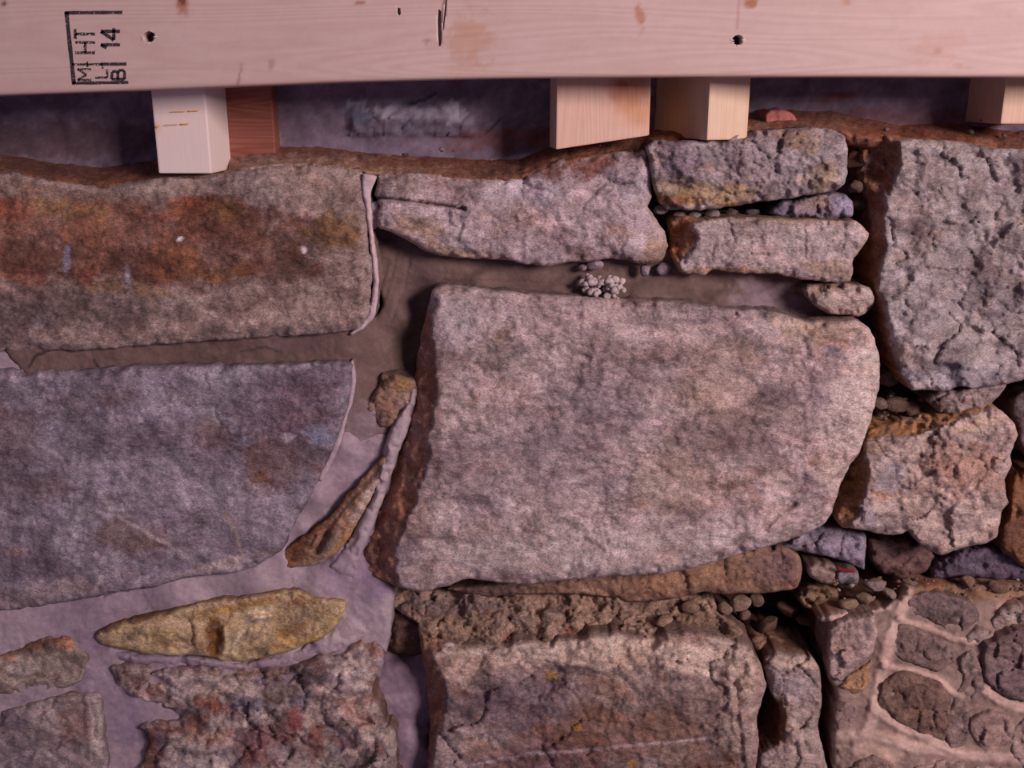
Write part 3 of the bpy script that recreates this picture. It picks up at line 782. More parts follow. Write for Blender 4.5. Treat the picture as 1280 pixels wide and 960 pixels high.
# the big central stone
slab('stone', [(544, 360), (560, 357), (582, 358), (621, 363), (670, 368), (732, 371), (776, 374), (839, 377), (880, 381), (912, 387), (950, 388), (984, 394), (1013, 404), (1030, 401), (1050, 403), (1071, 401), (1088, 411), (1097, 437), (1100, 471), (1093, 509), (1084, 538), (1075, 563), (1063, 582), (1054, 598), (1040, 640), (1024, 660), (989, 674), (950, 686), (912, 696), (868, 710), (815, 718), (766, 720), (703, 725), (660, 731), (626, 728), (587, 724), (563, 731), (524, 740), (502, 736), (474, 724), (450, 712), (458, 676), (474, 632), (489, 590), (503, 554), (515, 508), (520, 462), (526, 420), (534, 388), (540, 364)],
     xlim=552, ringc=(122, 100, 96), front=[(544, 360), (560, 357), (582, 358), (621, 363), (670, 368), (732, 371), (776, 374), (839, 377), (880, 381), (912, 387), (950, 388), (984, 394), (1013, 404), (1030, 401), (1050, 403), (1071, 401), (1088, 411), (1097, 437), (1100, 471), (1093, 509), (1084, 538), (1075, 563), (1063, 582), (1054, 598), (1040, 640), (1024, 660), (989, 674), (950, 686), (912, 696), (868, 710), (815, 718), (766, 720), (703, 725), (660, 731), (626, 728), (587, 724), (563, 731), (524, 740), (502, 730), (497, 714), (496, 684), (510, 655), (518, 640), (525, 612), (536, 580), (540, 545), (542, 519), (549, 491), (546, 455), (544, 430), (538, 390)],
     d=14, parent=wall, rnd=13, rmm=6, rough=((150, 4), (44, 2.6), (15, 1.2), (7, 0.7)), tilt=(4, 5),
     grooves=[([(955, 660), (975, 640), (992, 630)], 6, 3), ([(1030, 425), (1060, 430), (1090, 425)], 5, 1.5)],
     bumps=[(985, 650, 16, 12, -30, -2.5), (1040, 430, 30, 12, 0, -2), (830, 690, 40, 20, 10, -1.5), (680, 480, 80, 50, 0, -1.2), (760, 560, 60, 40, 0, -1.0)],
     colour=dict(base=(180, 156, 154), layers=[((138, 116, 116), 54, -0.05, 0.4, 0.62, 0.8, 1), ((186, 168, 166), 22, 0.08, 0.45, 0.5, 0.6, 1), ((104, 88, 90), 9, 0.12, 0.45, 0.6, 0.55, 1), ((150, 116, 96), 40, 0.25, 0.5, 0.6, 0.8, 1)],
                 blobs=rb(46, 560, 1080, 380, 700, [(112, 94, 98), (122, 100, 98), (186, 166, 166), (98, 82, 88)], 14, 48, 0.5, 9, 0, 0.6) + rb(30, 840, 1090, 390, 700, [(188, 164, 152), (150, 116, 100), (116, 92, 90)], 10, 36, 0.55, 10) + rb(50, 500, 1050, 650, 730, [(210, 192, 188), (184, 164, 158), (136, 114, 110)], 8, 30, 0.6, 11, -8, 0.4) + [(740, 510, 60, 50, 30, (120, 104, 110), 0.7), (690, 560, 50, 60, 0, (124, 108, 112), 0.6), (930, 540, 90, 34, 0, (122, 98, 96), 0.65), (560, 395, 40, 40, 0, (172, 156, 160), 0.6), (620, 450, 60, 30, 0, (136, 120, 118), 0.5), (900, 480, 60, 60, 0, (160, 136, 122), 0.5), (850, 600, 80, 40, 0, (170, 148, 134), 0.5), (1040, 437, 12, 8, 20, (120, 112, 130), 0.7),
                        (700, 690, 190, 34, 0, (182, 164, 160), 0.6), (1068, 510, 34, 120, 12, (202, 180, 172), 0.75), (1030, 415, 60, 16, 5, (186, 154, 130), 0.6), (520, 640, 20, 50, 10, (150, 122, 116), 0.6), (510, 690, 20, 24, 0, (112, 94, 102), 0.6), (544, 500, 10, 120, 0, (104, 70, 58), 0.5), (600, 590, 60, 50, 20, (126, 108, 112), 0.5)],  # large pale blobs paint highlights on the lower rim and right side
                 mottle=0.34), side=(150, 100, 76), side_amt=0.9, label='largest stone, pale grey and squared, in the centre')
# small brown stone set in the mortar
slab('wedge_stone', [(478, 466), (499, 469), (522, 476), (522, 496), (511, 508), (497, 530), (475, 535), (469, 522), (458, 512), (464, 496), (473, 484)],
     d=-4, parent=wall, sp=2, rnd=8, rmm=5, rough=((20, 2.2), (8, 1.0)), facets=((20, 2.5),), colour=dict(base=(150, 120, 104), blobs=[(500, 480, 22, 9, 10, (156, 118, 76), 0.8), (470, 520, 18, 9, 20, (116, 92, 98), 0.8), (482, 472, 14, 8, 0, (92, 66, 58), 0.7), (505, 500, 9, 14, 20, (184, 158, 152), 0.6)], mottle=0.3), side=(90, 70, 62), label='small brown stone set in fresh mortar')
# slanting wedge in the diagonal joint
slab('wedge_stone', [(482, 569), (470, 580), (458, 592), (436, 616), (411, 647), (380, 670), (356, 688), (353, 712), (375, 708), (396, 706), (414, 696), (430, 681), (450, 650), (466, 618), (474, 606), (484, 580)],
     d=-5, parent=wall, sp=2, rnd=5, rmm=3, rough=((20, 2.0), (7, 1.0)), tilt=(6, 0), grooves=[([(470, 584), (430, 630), (404, 665)], 9, 5), ([(395, 690), (408, 668)], 6, 5)], bumps=[(412, 678, 22, 8, -52, 5), (396, 676, 14, 6, -60, 4)],
     colour=dict(base=(150, 116, 96), blobs=[(420, 630, 70, 9, -50, (104, 62, 40), 0.85, 0.3), (370, 690, 26, 12, -60, (110, 66, 42), 0.9, 0.3), (440, 660, 50, 7, -50, (176, 136, 92), 0.7), (460, 620, 50, 6, -58, (182, 160, 152), 0.8), (412, 678, 22, 7, -52, (128, 118, 104), 0.8), (395, 706, 26, 5, -10, (164, 146, 146), 0.7)], mottle=0.26), side=(100, 70, 54), label='slanting brown splinter of stone in the diagonal joint')
# yellow flat stone
slab('stone', [(118, 797), (124, 788), (140, 782), (176, 772), (217, 761), (245, 756), (271, 752), (300, 748), (319, 745), (345, 740), (370, 738), (384, 743), (392, 748), (410, 750), (430, 754), (432, 764), (424, 776), (416, 787), (402, 796), (389, 803), (362, 814), (335, 822), (310, 825), (283, 828), (262, 820), (244, 818), (211, 820), (176, 816), (150, 811), (130, 806)],
     d=2, parent=wall, sp=2.0, rnd=8, rmm=4, rough=((40, 2.5), (14, 1.4), (6, 0.8)), facets=((40, 2.5),), bumps=[(268, 800, 14, 26, 0, -8), (330, 770, 60, 5, -12, -3), (200, 792, 50, 16, -8, 3), (320, 800, 40, 20, -10, 3), (390, 770, 36, 12, -20, 2)],
     colour=dict(base=(188, 160, 124), layers=[((146, 118, 86), 24, -0.05, 0.35, 0.6, 0.6, 1), ((196, 180, 164), 12, 0.15, 0.5, 0.6, 0.7, 1)],
                 blobs=rb(26, 135, 425, 750, 822, [(218, 198, 166), (150, 108, 62), (184, 146, 92), (116, 96, 88)], 8, 22, 0.7, 16, -8, 0.45) + [(268, 798, 11, 28, 0, (120, 72, 36), 0.9), (190, 768, 90, 6, -17, (104, 70, 52), 0.8), (300, 758, 60, 7, -12, (166, 124, 70), 0.8), (385, 768, 40, 12, -20, (142, 118, 92), 0.7), (220, 780, 18, 10, 0, (196, 166, 140), 0.7), (180, 795, 40, 12, 10, (162, 140, 108), 0.5), (320, 805, 34, 14, -10, (164, 142, 104), 0.6), (325, 775, 24, 4, -5, (110, 100, 112), 0.6), (360, 752, 40, 5, 5, (150, 110, 90), 0.6)], mottle=0.3), side=(110, 76, 50), label='flat yellow ochre stone bedded in mortar')
# lower left pair
slab('stone', [(-160, 826), (-60, 822), (0, 815), (16, 811), (41, 800), (76, 792), (89, 795), (95, 806), (113, 818), (108, 836), (103, 851), (81, 861), (41, 864), (0, 870), (-160, 880)],
     d=0, parent=wall, sp=2.0, rnd=10, rmm=5, rough=((40, 3), (14, 1.6), (6, 0.8)), facets=((40, 2.5),), colour=dict(base=(146, 128, 118), layers=[((116, 98, 92), 30, -0.05, 0.35, 0.6, 0.7, 1), ((170, 152, 144), 14, 0.1, 0.5, 0.5, 0.7, 1)],
     blobs=[(84, 803, 12, 9, 20, (196, 140, 112), 0.9), (40, 808, 70, 7, -16, (108, 72, 54), 0.8), (30, 835, 20, 12, 0, (170, 154, 152), 0.6), (12, 822, 9, 4, 0, (186, 134, 104), 0.6)], mottle=0.3), side=(96, 74, 66), label='small brown grey stone, lower left')
slab('stone', [(-160, 892), (0, 888), (35, 879), (60, 872), (81, 866), (100, 868), (125, 869), (128, 890), (130, 911), (133, 940), (137, 980), (140, 1030), (-160, 1030)],
     d=2, parent=wall, rnd=8, rmm=4, rough=((60, 4), (22, 2.2), (8, 1.0)), facets=((60, 2.5),), bumps=[(110, 900, 6, 60, -4, 2), (70, 890, 12, 24, 0, -2)],
     colour=dict(base=(152, 134, 132), layers=[((124, 106, 110), 30, -0.05, 0.35, 0.6, 0.7, 1), ((178, 160, 156), 16, 0.1, 0.5, 0.5, 0.6, 1)], blobs=[(20, 900, 26, 14, 0, (112, 96, 108), 0.6), (95, 900, 24, 40, 0, (138, 108, 96), 0.6), (122, 915, 7, 50, -3, (184, 166, 158), 0.7), (40, 945, 60, 26, 10, (128, 114, 122), 0.5)],
     lines=[([(30, 945), (20, 938), (12, 941)], 2.5, (80, 62, 62), 0.6), ([(50, 935), (80, 960)], 5, (176, 160, 162), 0.6)], mottle=0.3), side=(100, 80, 76), label='grey stone in the lower left corner')
# fractured stone, bottom left of centre
slab('stone', [(138, 834), (150, 830), (168, 831), (230, 834), (284, 831), (319, 833), (370, 830), (392, 824), (429, 815), (445, 806), (459, 800), (476, 806), (482, 825), (476, 840), (466, 852), (462, 862), (467, 873), (478, 895), (486, 905), (494, 917), (496, 960), (500, 1030), (165, 1030), (176, 960), (184, 930), (180, 918), (173, 908), (190, 900), (225, 895), (195, 881), (162, 868), (145, 856)],
     d=4, parent=wall, sp=2.2, rnd=12, rmm=7, jit=2.4, rough=((60, 4), (20, 3.0), (8, 1.4)), facets=((60, 6.0), (24, 3.6)), grooves=[([(415, 880), (440, 874), (468, 862)], 6, 3), ([(210, 838), (260, 845), (330, 838)], 6, 3), ([(330, 870), (400, 880)], 6, 2)],
     bumps=[(440, 835, 40, 20, -20, 4), (330, 900, 30, 20, 0, -4), (230, 900, 40, 14, 20, -4), (300, 950, 30, 30, 0, -4), (440, 910, 30, 26, 30, 3), (250, 860, 40, 10, 10, -3)],
     colour=dict(base=(168, 148, 142), layers=[((124, 102, 104), 28, -0.05, 0.3, 0.7, 0.6, 1), ((196, 178, 172), 16, 0.1, 0.45, 0.6, 0.6, 1), ((130, 86, 74), 24, 0.15, 0.4, 0.7, 0.7, 1), ((104, 98, 118), 22, 0.22, 0.45, 0.7, 0.6, 1)],
                 blobs=rb(60, 150, 490, 830, 980, [(206, 186, 180), (110, 92, 100), (138, 82, 66), (90, 76, 92), (190, 166, 156), (126, 84, 76), (84, 60, 54)], 8, 26, 0.75, 12, 12, 0.45) + [(370, 898, 14, 16, 0, (130, 66, 62), 0.8), (330, 925, 34, 26, -20, (128, 86, 86), 0.7), (395, 930, 12, 26, 0, (124, 74, 64), 0.7), (275, 885, 30, 7, 8, (142, 84, 62), 0.7), (310, 880, 30, 14, 0, (110, 106, 124), 0.7), (180, 855, 34, 12, 35, (126, 88, 74), 0.7), (300, 840, 90, 8, 0, (138, 110, 92), 0.6), (440, 835, 36, 18, -20, (192, 174, 166), 0.7), (430, 808, 34, 7, -18, (172, 138, 116), 0.6), (450, 900, 30, 22, 30, (164, 130, 120), 0.7), (270, 960, 40, 30, 0, (190, 172, 172), 0.6), (240, 915, 20, 10, 0, (118, 68, 44), 0.6), (310, 950, 12, 26, 10, (110, 58, 52), 0.7), (188, 940, 10, 40, 0, (112, 66, 44), 0.7), (300, 860, 40, 8, 0, (200, 176, 168), 0.6)], mottle=0.38), side=(96, 66, 54), label='fractured white and rust coloured stone, bottom left')
# dark stone deep in the hole
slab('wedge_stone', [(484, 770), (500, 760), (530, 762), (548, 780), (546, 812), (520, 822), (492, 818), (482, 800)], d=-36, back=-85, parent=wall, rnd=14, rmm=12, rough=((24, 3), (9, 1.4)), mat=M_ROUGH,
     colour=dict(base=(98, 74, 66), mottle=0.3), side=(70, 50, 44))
# thin brown slab under the big stone
slab('stone', [(560, 736), (620, 730), (668, 724), (740, 716), (820, 710), (900, 694), (950, 680), (983, 684), (1000, 696), (1003, 715), (996, 735), (960, 741), (917, 743), (880, 740), (852, 746), (815, 752), (786, 752), (742, 744), (677, 742), (610, 746)],
     d=-18, parent=wall, sp=2.0, rnd=10, rmm=6, rough=((40, 3), (14, 1.8), (6, 0.8)), mat=M_ROUGH, facets=((50, 2),), tilt=(6, 0),
     colour=dict(base=(138, 106, 88), layers=[((112, 84, 74), 26, -0.05, 0.35, 0.6, 0.6, 1), ((156, 124, 104), 14, 0.1, 0.5, 0.5, 0.6, 1)], blobs=[(970, 710, 34, 28, 0, (122, 94, 92), 0.8), (850, 725, 80, 16, -8, (148, 112, 86), 0.6), (620, 738, 50, 8, 0, (100, 80, 84), 0.6)], mottle=0.26), side=(84, 60, 50), label='thin brown levelling stone under the largest stone')
# ledge of broken stone and earth on the bottom centre stone
slab('rubble_ledge', [(480, 742), (520, 735), (600, 738), (700, 738), (790, 742), (850, 742), (890, 748), (902, 768), (930, 790), (900, 815), (800, 830), (650, 830), (560, 830), (528, 810), (522, 780), (500, 765)],
     back=-85, mat=M_DIRT, parent=wall, sp=2.0, rnd=6, rmm=4, rough=((36, 4), (14, 2.6), (6, 1.4)), facets=((30, 4.0), (12, 2.0)),
     ctrl=[(x, y, dd) for x in range(500, 940, 60) for y, dd in ((735, -46), (755, -34), (775, -22), (790, -9), (806, -10), (824, -17))],
     colour=dict(base=(150, 122, 106), layers=[((112, 88, 78), 20, 0.0, 0.3, 0.75, 0.7, 1), ((176, 150, 136), 12, 0.1, 0.45, 0.6, 0.7, 1)], blobs=[(570, 755, 80, 14, 0, (118, 100, 100), 0.7), (640, 797, 14, 5, 0, (150, 96, 80), 0.8), (712, 788, 7, 6, 0, (150, 90, 70), 0.8), (860, 775, 36, 14, 20, (140, 110, 88), 0.6), (650, 775, 30, 8, 10, (128, 112, 108), 0.6)], mottle=0.36), side=(80, 60, 52), label='crust of earth and broken chips')
# bottom centre stone
slab('stone', [(524, 782), (536, 782), (546, 796), (562, 806), (585, 808), (633, 806), (680, 800), (721, 797), (769, 791), (795, 797), (821, 795), (855, 790), (887, 794), (915, 800), (939, 811), (952, 831), (957, 855), (951, 880), (946, 899), (948, 934), (944, 975), (942, 1030), (535, 1030), (528, 1030), (534, 960), (537, 900), (533, 850), (526, 812)],
     xlim=566, ringc=(110, 86, 76), front=[(543, 820), (556, 812), (585, 812), (605, 818), (633, 806), (680, 800), (721, 797), (769, 791), (795, 797), (821, 795), (855, 790), (887, 794), (915, 800), (939, 811), (952, 831), (957, 855), (951, 880), (946, 899), (948, 934), (944, 975), (942, 1030), (535, 1030), (538, 960), (546, 934), (561, 890), (558, 850), (548, 836)],
     d=10, parent=wall, sp=2.2, rnd=14, rmm=7, rough=((100, 4), (34, 3.2), (12, 1.8), (6, 0.8)), facets=((60, 3.0),), tilt=(4, 0),
     ctrl=[(600, 815, -8), (700, 808, -9), (800, 806, -9), (900, 808, -8), (620, 850, 2), (720, 840, 3), (850, 840, 3), (920, 850, 2), (600, 930, -3), (750, 920, -4), (880, 920, -3), (930, 920, 3), (560, 930, 0)],
     grooves=[([(560, 960), (650, 945), (780, 935), (900, 920)], 3, 0.8), ([(920, 850), (922, 900), (930, 960)], 5, 3), ([(860, 830), (905, 845), (925, 862)], 4, 2.5)],
     bumps=[(720, 840, 50, 10, 8, -3), (860, 838, 14, 10, 20, -3), (940, 860, 14, 40, 0, 3)],
     colour=dict(base=(150, 128, 122), layers=[((116, 92, 90), 36, -0.1, 0.3, 0.7, 0.8, 1), ((172, 152, 146), 18, 0.1, 0.5, 0.5, 0.6, 1), ((138, 98, 66), 12, 0.25, 0.5, 0.6, 0.6, 1)],
                 blobs=rb(60, 565, 925, 845, 980, [(98, 74, 76), (112, 72, 62), (88, 72, 84), (130, 104, 102), (124, 80, 56)], 12, 40, 0.7, 13, 30, 0.5) + rb(44, 550, 950, 800, 842, [(216, 192, 178), (206, 178, 162), (160, 130, 118)], 8, 26, 0.7, 14, 8, 0.4) + [(760, 815, 220, 20, 2, (196, 172, 158), 0.85), (580, 835, 50, 26, 10, (188, 162, 150), 0.8), (930, 850, 26, 60, 0, (186, 160, 146), 0.8), (560, 930, 24, 50, 10, (160, 140, 138), 0.7), (640, 880, 60, 44, 10, (116, 98, 106), 0.75), (740, 920, 100, 40, 0, (116, 84, 74), 0.7), (690, 950, 60, 26, 0, (106, 76, 80), 0.6), (860, 920, 60, 40, 0, (124, 98, 84), 0.6), (720, 838, 30, 6, 8, (92, 76, 80), 0.7), (690, 844, 8, 5, 0, (168, 130, 70), 0.8), (790, 955, 7, 5, 0, (176, 130, 60), 0.7), (720, 910, 7, 5, 0, (170, 124, 60), 0.7), (850, 860, 70, 12, 4, (158, 134, 124), 0.6)],  # pale blobs along the top edge paint in light falling from above
                 lines=[([(580, 958), (650, 944), (760, 935), (890, 922)], 2.5, (176, 154, 158), 0.7)], mottle=0.36), side=(140, 94, 68), side_amt=0.85, label='wide stone, bottom centre, painted highlight along its broken top edge')
slab('stone', [(954, 832), (958, 822), (968, 816), (990, 818), (1014, 822), (1025, 834), (1028, 872), (1023, 907), (1026, 925), (1031, 942), (1036, 975), (1036, 1030), (948, 1030), (948, 950), (956, 936), (972, 930), (976, 905), (974, 880), (964, 868), (960, 850)],
     d=0, parent=wall, sp=2.0, rnd=11, rmm=6, rough=((40, 3.5), (16, 2.4), (7, 1.2)), facets=((36, 3),), 
     bumps=[(995, 850, 24, 20, 0, 3), (975, 900, 8, 34, 0, -4)], colour=dict(base=(164, 142, 134), layers=[((134, 114, 110), 24, -0.05, 0.35, 0.6, 0.8, 1), ((188, 166, 156), 14, 0.1, 0.5, 0.5, 0.8, 1)],
     blobs=[(995, 858, 28, 20, 0, (164, 148, 150), 0.8), (1000, 828, 34, 6, 6, (196, 170, 154), 0.7), (978, 900, 10, 40, 0, (120, 80, 60), 0.7), (960, 945, 40, 12, 0, (124, 108, 110), 0.6)], mottle=0.3), side=(104, 66, 46), label='narrow upright stone beside the bottom centre stone')
slab('wedge_stone', [(936, 800), (944, 792), (958, 790), (980, 798), (1005, 808), (1020, 822), (1000, 832), (962, 836), (948, 826)], d=-22, back=-80, parent=wall, sp=2.0, rnd=10, rmm=9, rough=((24, 3), (9, 1.4)), mat=M_ROUGH, tilt=(0, 18), colour=dict(base=(136, 104, 84), mottle=0.3), side=(80, 58, 48))
# right hand middle stone
slab('stone', [(1086, 538), (1110, 527), (1140, 520), (1180, 513), (1214, 509), (1246, 510), (1260, 521), (1269, 530), (1272, 545), (1267, 557), (1263, 569), (1264, 582), (1256, 600), (1258, 616), (1260, 629), (1252, 640), (1250, 655), (1245, 672), (1230, 680), (1218, 681), (1205, 684), (1176, 694), (1160, 686), (1145, 676), (1136, 664), (1126, 668), (1111, 669), (1090, 665), (1066, 660), (1052, 658), (1043, 646), (1049, 612), (1060, 590), (1074, 562)],
     front=[(1082, 553), (1100, 550), (1128, 547), (1140, 546), (1152, 542), (1185, 532), (1214, 521), (1232, 515), (1246, 513), (1260, 521), (1269, 530), (1272, 545), (1267, 557), (1263, 569), (1264, 582), (1256, 600), (1258, 616), (1260, 629), (1252, 640), (1250, 655), (1245, 672), (1230, 680), (1218, 681), (1205, 684), (1176, 694), (1160, 686), (1145, 676), (1136, 664), (1126, 668), (1111, 669), (1090, 665), (1066, 660), (1076, 640), (1083, 622), (1090, 592), (1086, 572)],
     d=8, parent=wall, sp=2.0, rnd=10, rmm=5, rough=((60, 3), (22, 2.6), (9, 1.4)), facets=((50, 3.0),), tilt=(2, 0),
     bumps=[(1172, 555, 14, 12, 0, -4), (1148, 570, 8, 6, 0, -3), (1115, 665, 24, 8, 0, -3), (1200, 640, 40, 20, 0, 2)],
     colour=dict(base=(176, 152, 144), layers=[((146, 122, 116), 30, -0.05, 0.35, 0.6, 0.7, 1), ((194, 174, 168), 14, 0.1, 0.5, 0.5, 0.6, 1)],
                 blobs=rb(34, 1075, 1260, 530, 680, [(120, 94, 88), (198, 174, 164), (160, 118, 96), (132, 110, 110)], 8, 24, 0.6, 15, -8, 0.5) + [(1112, 600, 20, 22, 25, (146, 142, 158), 0.4, 0.9), (1105, 618, 14, 7, 0, (190, 144, 114), 0.5, 0.9), (1210, 585, 50, 34, 0, (156, 118, 100), 0.7), (1172, 556, 14, 10, 0, (116, 88, 78), 0.7), (1085, 645, 14, 14, 0, (132, 122, 134), 0.6), (1200, 650, 50, 26, 0, (188, 164, 156), 0.6), (1225, 530, 36, 8, -16, (186, 156, 134), 0.7), (1090, 560, 16, 10, 0, (150, 122, 96), 0.6)], mottle=0.32), side=(160, 112, 70), side_amt=0.95, label='angular pinkish stone right of the largest stone')  # pale blob low on the face paints in light on the lower edge
slab('wedge_stone', [(1159, 500), (1175, 490), (1200, 486), (1230, 482), (1258, 480), (1250, 494), (1234, 509), (1220, 515), (1203, 520), (1176, 516), (1166, 508)], d=2, parent=wall, sp=2, rnd=8, rmm=6, rough=((20, 2.4), (8, 1.2)), facets=((26, 4),), tilt=(0, -6),
     colour=dict(base=(136, 118, 114), blobs=[(1175, 505, 18, 10, 0, (110, 88, 80), 0.7), (1215, 505, 30, 6, -20, (152, 134, 128), 0.6)], mottle=0.3), side=(80, 60, 52), label='small sharp wedge under the tall stone')
slab('stone', [(1100, 500), (1112, 488), (1130, 494), (1160, 520), (1152, 535), (1100, 540), (1086, 530), (1092, 515)], d=-34, back=-85, parent=wall, sp=3, rnd=12, rmm=10, rough=((24, 4), (9, 2)), mat=M_ROUGH, colour=dict(base=(112, 94, 92), mottle=0.3), side=(70, 54, 50))
slab('stone', [(1262, 600), (1272, 590), (1300, 584), (1440, 580), (1440, 712), (1290, 712), (1268, 700), (1252, 688), (1250, 660), (1262, 640)], d=-12, parent=wall, rnd=12, rmm=8, rough=((40, 4), (14, 2)), mat=M_ROUGH, colour=dict(base=(122, 84, 62), layers=[((92, 62, 50), 30, -0.05, 0.35, 0.7, 0.7, 1)], mottle=0.3), side=(70, 50, 42), label='brown stone at the right edge')
slab('stone', [(1262, 500), (1290, 486), (1440, 484), (1440, 572), (1300, 574), (1280, 570), (1268, 540)], d=-16, parent=wall, rnd=12, rmm=8, rough=((40, 4), (14, 2)), mat=M_ROUGH, colour=dict(base=(92, 76, 76), mottle=0.3), side=(60, 46, 42))
# packing stones under it
slab('wedge_stone', [(978, 684), (1000, 668), (1025, 656), (1050, 660), (1082, 668), (1082, 690), (1080, 712), (1060, 704), (1044, 698), (1014, 692)], d=-20, back=-80, parent=wall, sp=2.0, rnd=8, rmm=5, rough=((24, 3), (9, 1.6)), facets=((24, 3),), colour=dict(base=(140, 128, 142), blobs=[(1000, 685, 24, 10, -20, (120, 104, 106), 0.7)], mottle=0.3), side=(80, 64, 62), label='blue grey packing stone')
slab('wedge_stone', [(1009, 708), (1024, 702), (1040, 706), (1052, 716), (1044, 730), (1026, 728), (1012, 720)], d=-16, back=-80, parent=wall, sp=2, rnd=8, rmm=6, rough=((20, 2.4), (8, 1.2)), colour=dict(base=(142, 118, 110), mottle=0.3), side=(80, 62, 54))
slab('wedge_stone', [(1046, 714), (1060, 708), (1072, 714), (1074, 730), (1060, 736), (1048, 730)], d=-15, back=-80, parent=wall, sp=2, rnd=8, rmm=6, rough=((20, 2.4), (8, 1.2)), colour=dict(base=(128, 118, 120), mottle=0.3), side=(80, 62, 54))
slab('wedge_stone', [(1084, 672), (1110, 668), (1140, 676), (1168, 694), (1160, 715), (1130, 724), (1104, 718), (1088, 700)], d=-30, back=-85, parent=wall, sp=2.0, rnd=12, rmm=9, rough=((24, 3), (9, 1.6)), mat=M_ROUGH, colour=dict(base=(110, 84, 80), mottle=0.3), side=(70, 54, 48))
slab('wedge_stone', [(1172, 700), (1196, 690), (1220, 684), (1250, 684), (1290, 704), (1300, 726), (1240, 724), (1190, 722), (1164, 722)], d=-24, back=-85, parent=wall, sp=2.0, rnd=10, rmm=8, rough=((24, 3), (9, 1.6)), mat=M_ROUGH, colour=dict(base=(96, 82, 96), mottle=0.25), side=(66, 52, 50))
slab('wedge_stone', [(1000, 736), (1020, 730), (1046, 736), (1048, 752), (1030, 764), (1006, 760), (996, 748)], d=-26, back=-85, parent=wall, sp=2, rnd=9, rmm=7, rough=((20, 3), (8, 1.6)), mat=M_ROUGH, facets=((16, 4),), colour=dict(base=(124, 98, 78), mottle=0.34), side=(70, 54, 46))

# ---- pale mortared rubble, lower right
EMB = [
    ([(1132, 757), (1138, 742), (1170, 741), (1208, 751), (1224, 768), (1216, 784), (1199, 796), (1180, 787), (1164, 777), (1142, 768)], -9, (116, 95, 93)),
    ([(1119, 786), (1124, 778), (1137, 784), (1160, 793), (1190, 804), (1194, 826), (1172, 840), (1146, 832), (1118, 820), (1113, 802)], -2, (126, 104, 98)),
    ([(1102, 854), (1116, 844), (1132, 838), (1154, 845), (1176, 852), (1188, 874), (1190, 905), (1180, 930), (1150, 917), (1123, 903), (1096, 883)], 1, (118, 92, 82)),
    ([(1234, 804), (1260, 790), (1290, 784), (1440, 776), (1440, 880), (1290, 878), (1266, 874), (1250, 866), (1234, 854), (1228, 830)], 2, (116, 94, 93)),
    ([(1048, 858), (1064, 843), (1089, 826), (1088, 844), (1081, 862), (1066, 868)], 0, (158, 122, 94)),
    ([(1038, 786), (1060, 774), (1094, 768), (1096, 790), (1090, 816), (1070, 836), (1050, 852), (1037, 844), (1034, 815)], 3, (168, 142, 136)),
    ([(1240, 776), (1252, 764), (1268, 756), (1300, 754), (1300, 778), (1280, 784), (1262, 788), (1244, 790)], -8, (150, 130, 124)),
    ([(1214, 898), (1238, 888), (1262, 896), (1272, 918), (1252, 938), (1226, 934), (1212, 916)], 2, (144, 118, 112)),
    ([(1044, 884), (1058, 878), (1074, 882), (1070, 900), (1062, 916), (1046, 914)], 1, (146, 122, 120)),
    ([(1178, 908), (1192, 872), (1204, 850), (1200, 826), (1214, 812), (1228, 836), (1230, 862), (1214, 890), (1208, 930), (1188, 940)], 0, (128, 106, 101)),
    ([(1066, 954), (1090, 944), (1118, 952), (1124, 980), (1090, 995), (1062, 980)], 2, (136, 112, 104)),
    ([(1268, 912), (1300, 890), (1330, 900), (1330, 950), (1290, 965), (1264, 948)], 3, (152, 128, 122)),
    ([(1140, 960), (1180, 950), (1230, 950), (1256, 962), (1250, 1000), (1150, 1000)], 2, (148, 124, 116)),
    ([(1206, 796), (1222, 784), (1236, 790), (1232, 800), (1222, 808), (1208, 806)], -3, (150, 130, 126)),
]
STRIPS = [([(1134, 736), (1126, 766), (1113, 800), (1104, 832), (1096, 870), (1088, 905), (1070, 936)], 11), ([(1124, 774), (1160, 785), (1190, 798), (1214, 803), (1240, 795)], 6), ([(1104, 832), (1140, 838), (1172, 848), (1186, 862), (1200, 872)], 6),
          ([(1092, 886), (1124, 908), (1160, 922), (1196, 940)], 9), ([(1048, 920), (1090, 918), (1140, 934), (1200, 944), (1280, 950)], 10), ([(1036, 772), (1070, 765), (1110, 760)], 7), ([(1230, 862), (1258, 880), (1290, 888)], 9)]
slab('mortar_joint', [(1022, 774), (1036, 768), (1070, 764), (1106, 757), (1122, 744), (1134, 734), (1180, 730), (1290, 730), (1440, 726), (1440, 1030), (1046, 1030), (1042, 960), (1040, 913), (1046, 885), (1044, 862), (1036, 850), (1033, 820), (1034, 784)],
     back=-75, mat=M_MORT, parent=wall, sp=2.0, rnd=9, rmm=5, rough=((60, 2.4), (20, 1.2), (8, 0.6)), jit=1.6,
     ctrl=[(1080, 765, -8), (1200, 740, -22), (1280, 740, -20), (1100, 800, 1), (1200, 800, -3), (1270, 800, -4), (1080, 900, 1), (1200, 880, -1), (1120, 940, 3), (1250, 940, 3), (1200, 760, -11)],
     grooves=[(a, w * 1.1, -2.4) for a, w in STRIPS],
     colour=dict(base=(142, 117, 108), layers=[((116, 94, 88), 36, -0.05, 0.35, 0.6, 0.7, 1), ((168, 142, 130), 18, 0.1, 0.5, 0.5, 0.7, 1)],
                 blobs=[(1200, 742, 110, 14, 0, (132, 96, 72), 0.85), (1160, 730, 18, 5, 0, (176, 96, 54), 0.8), (1110, 935, 60, 20, 5, (190, 158, 142), 0.7)],
                 lines=[(a, w, (190, 158, 146), 0.85) for a, w in STRIPS], mottle=0.26), side=(120, 80, 60), side_amt=0.9, label='pale tan mortar around small embedded stones')
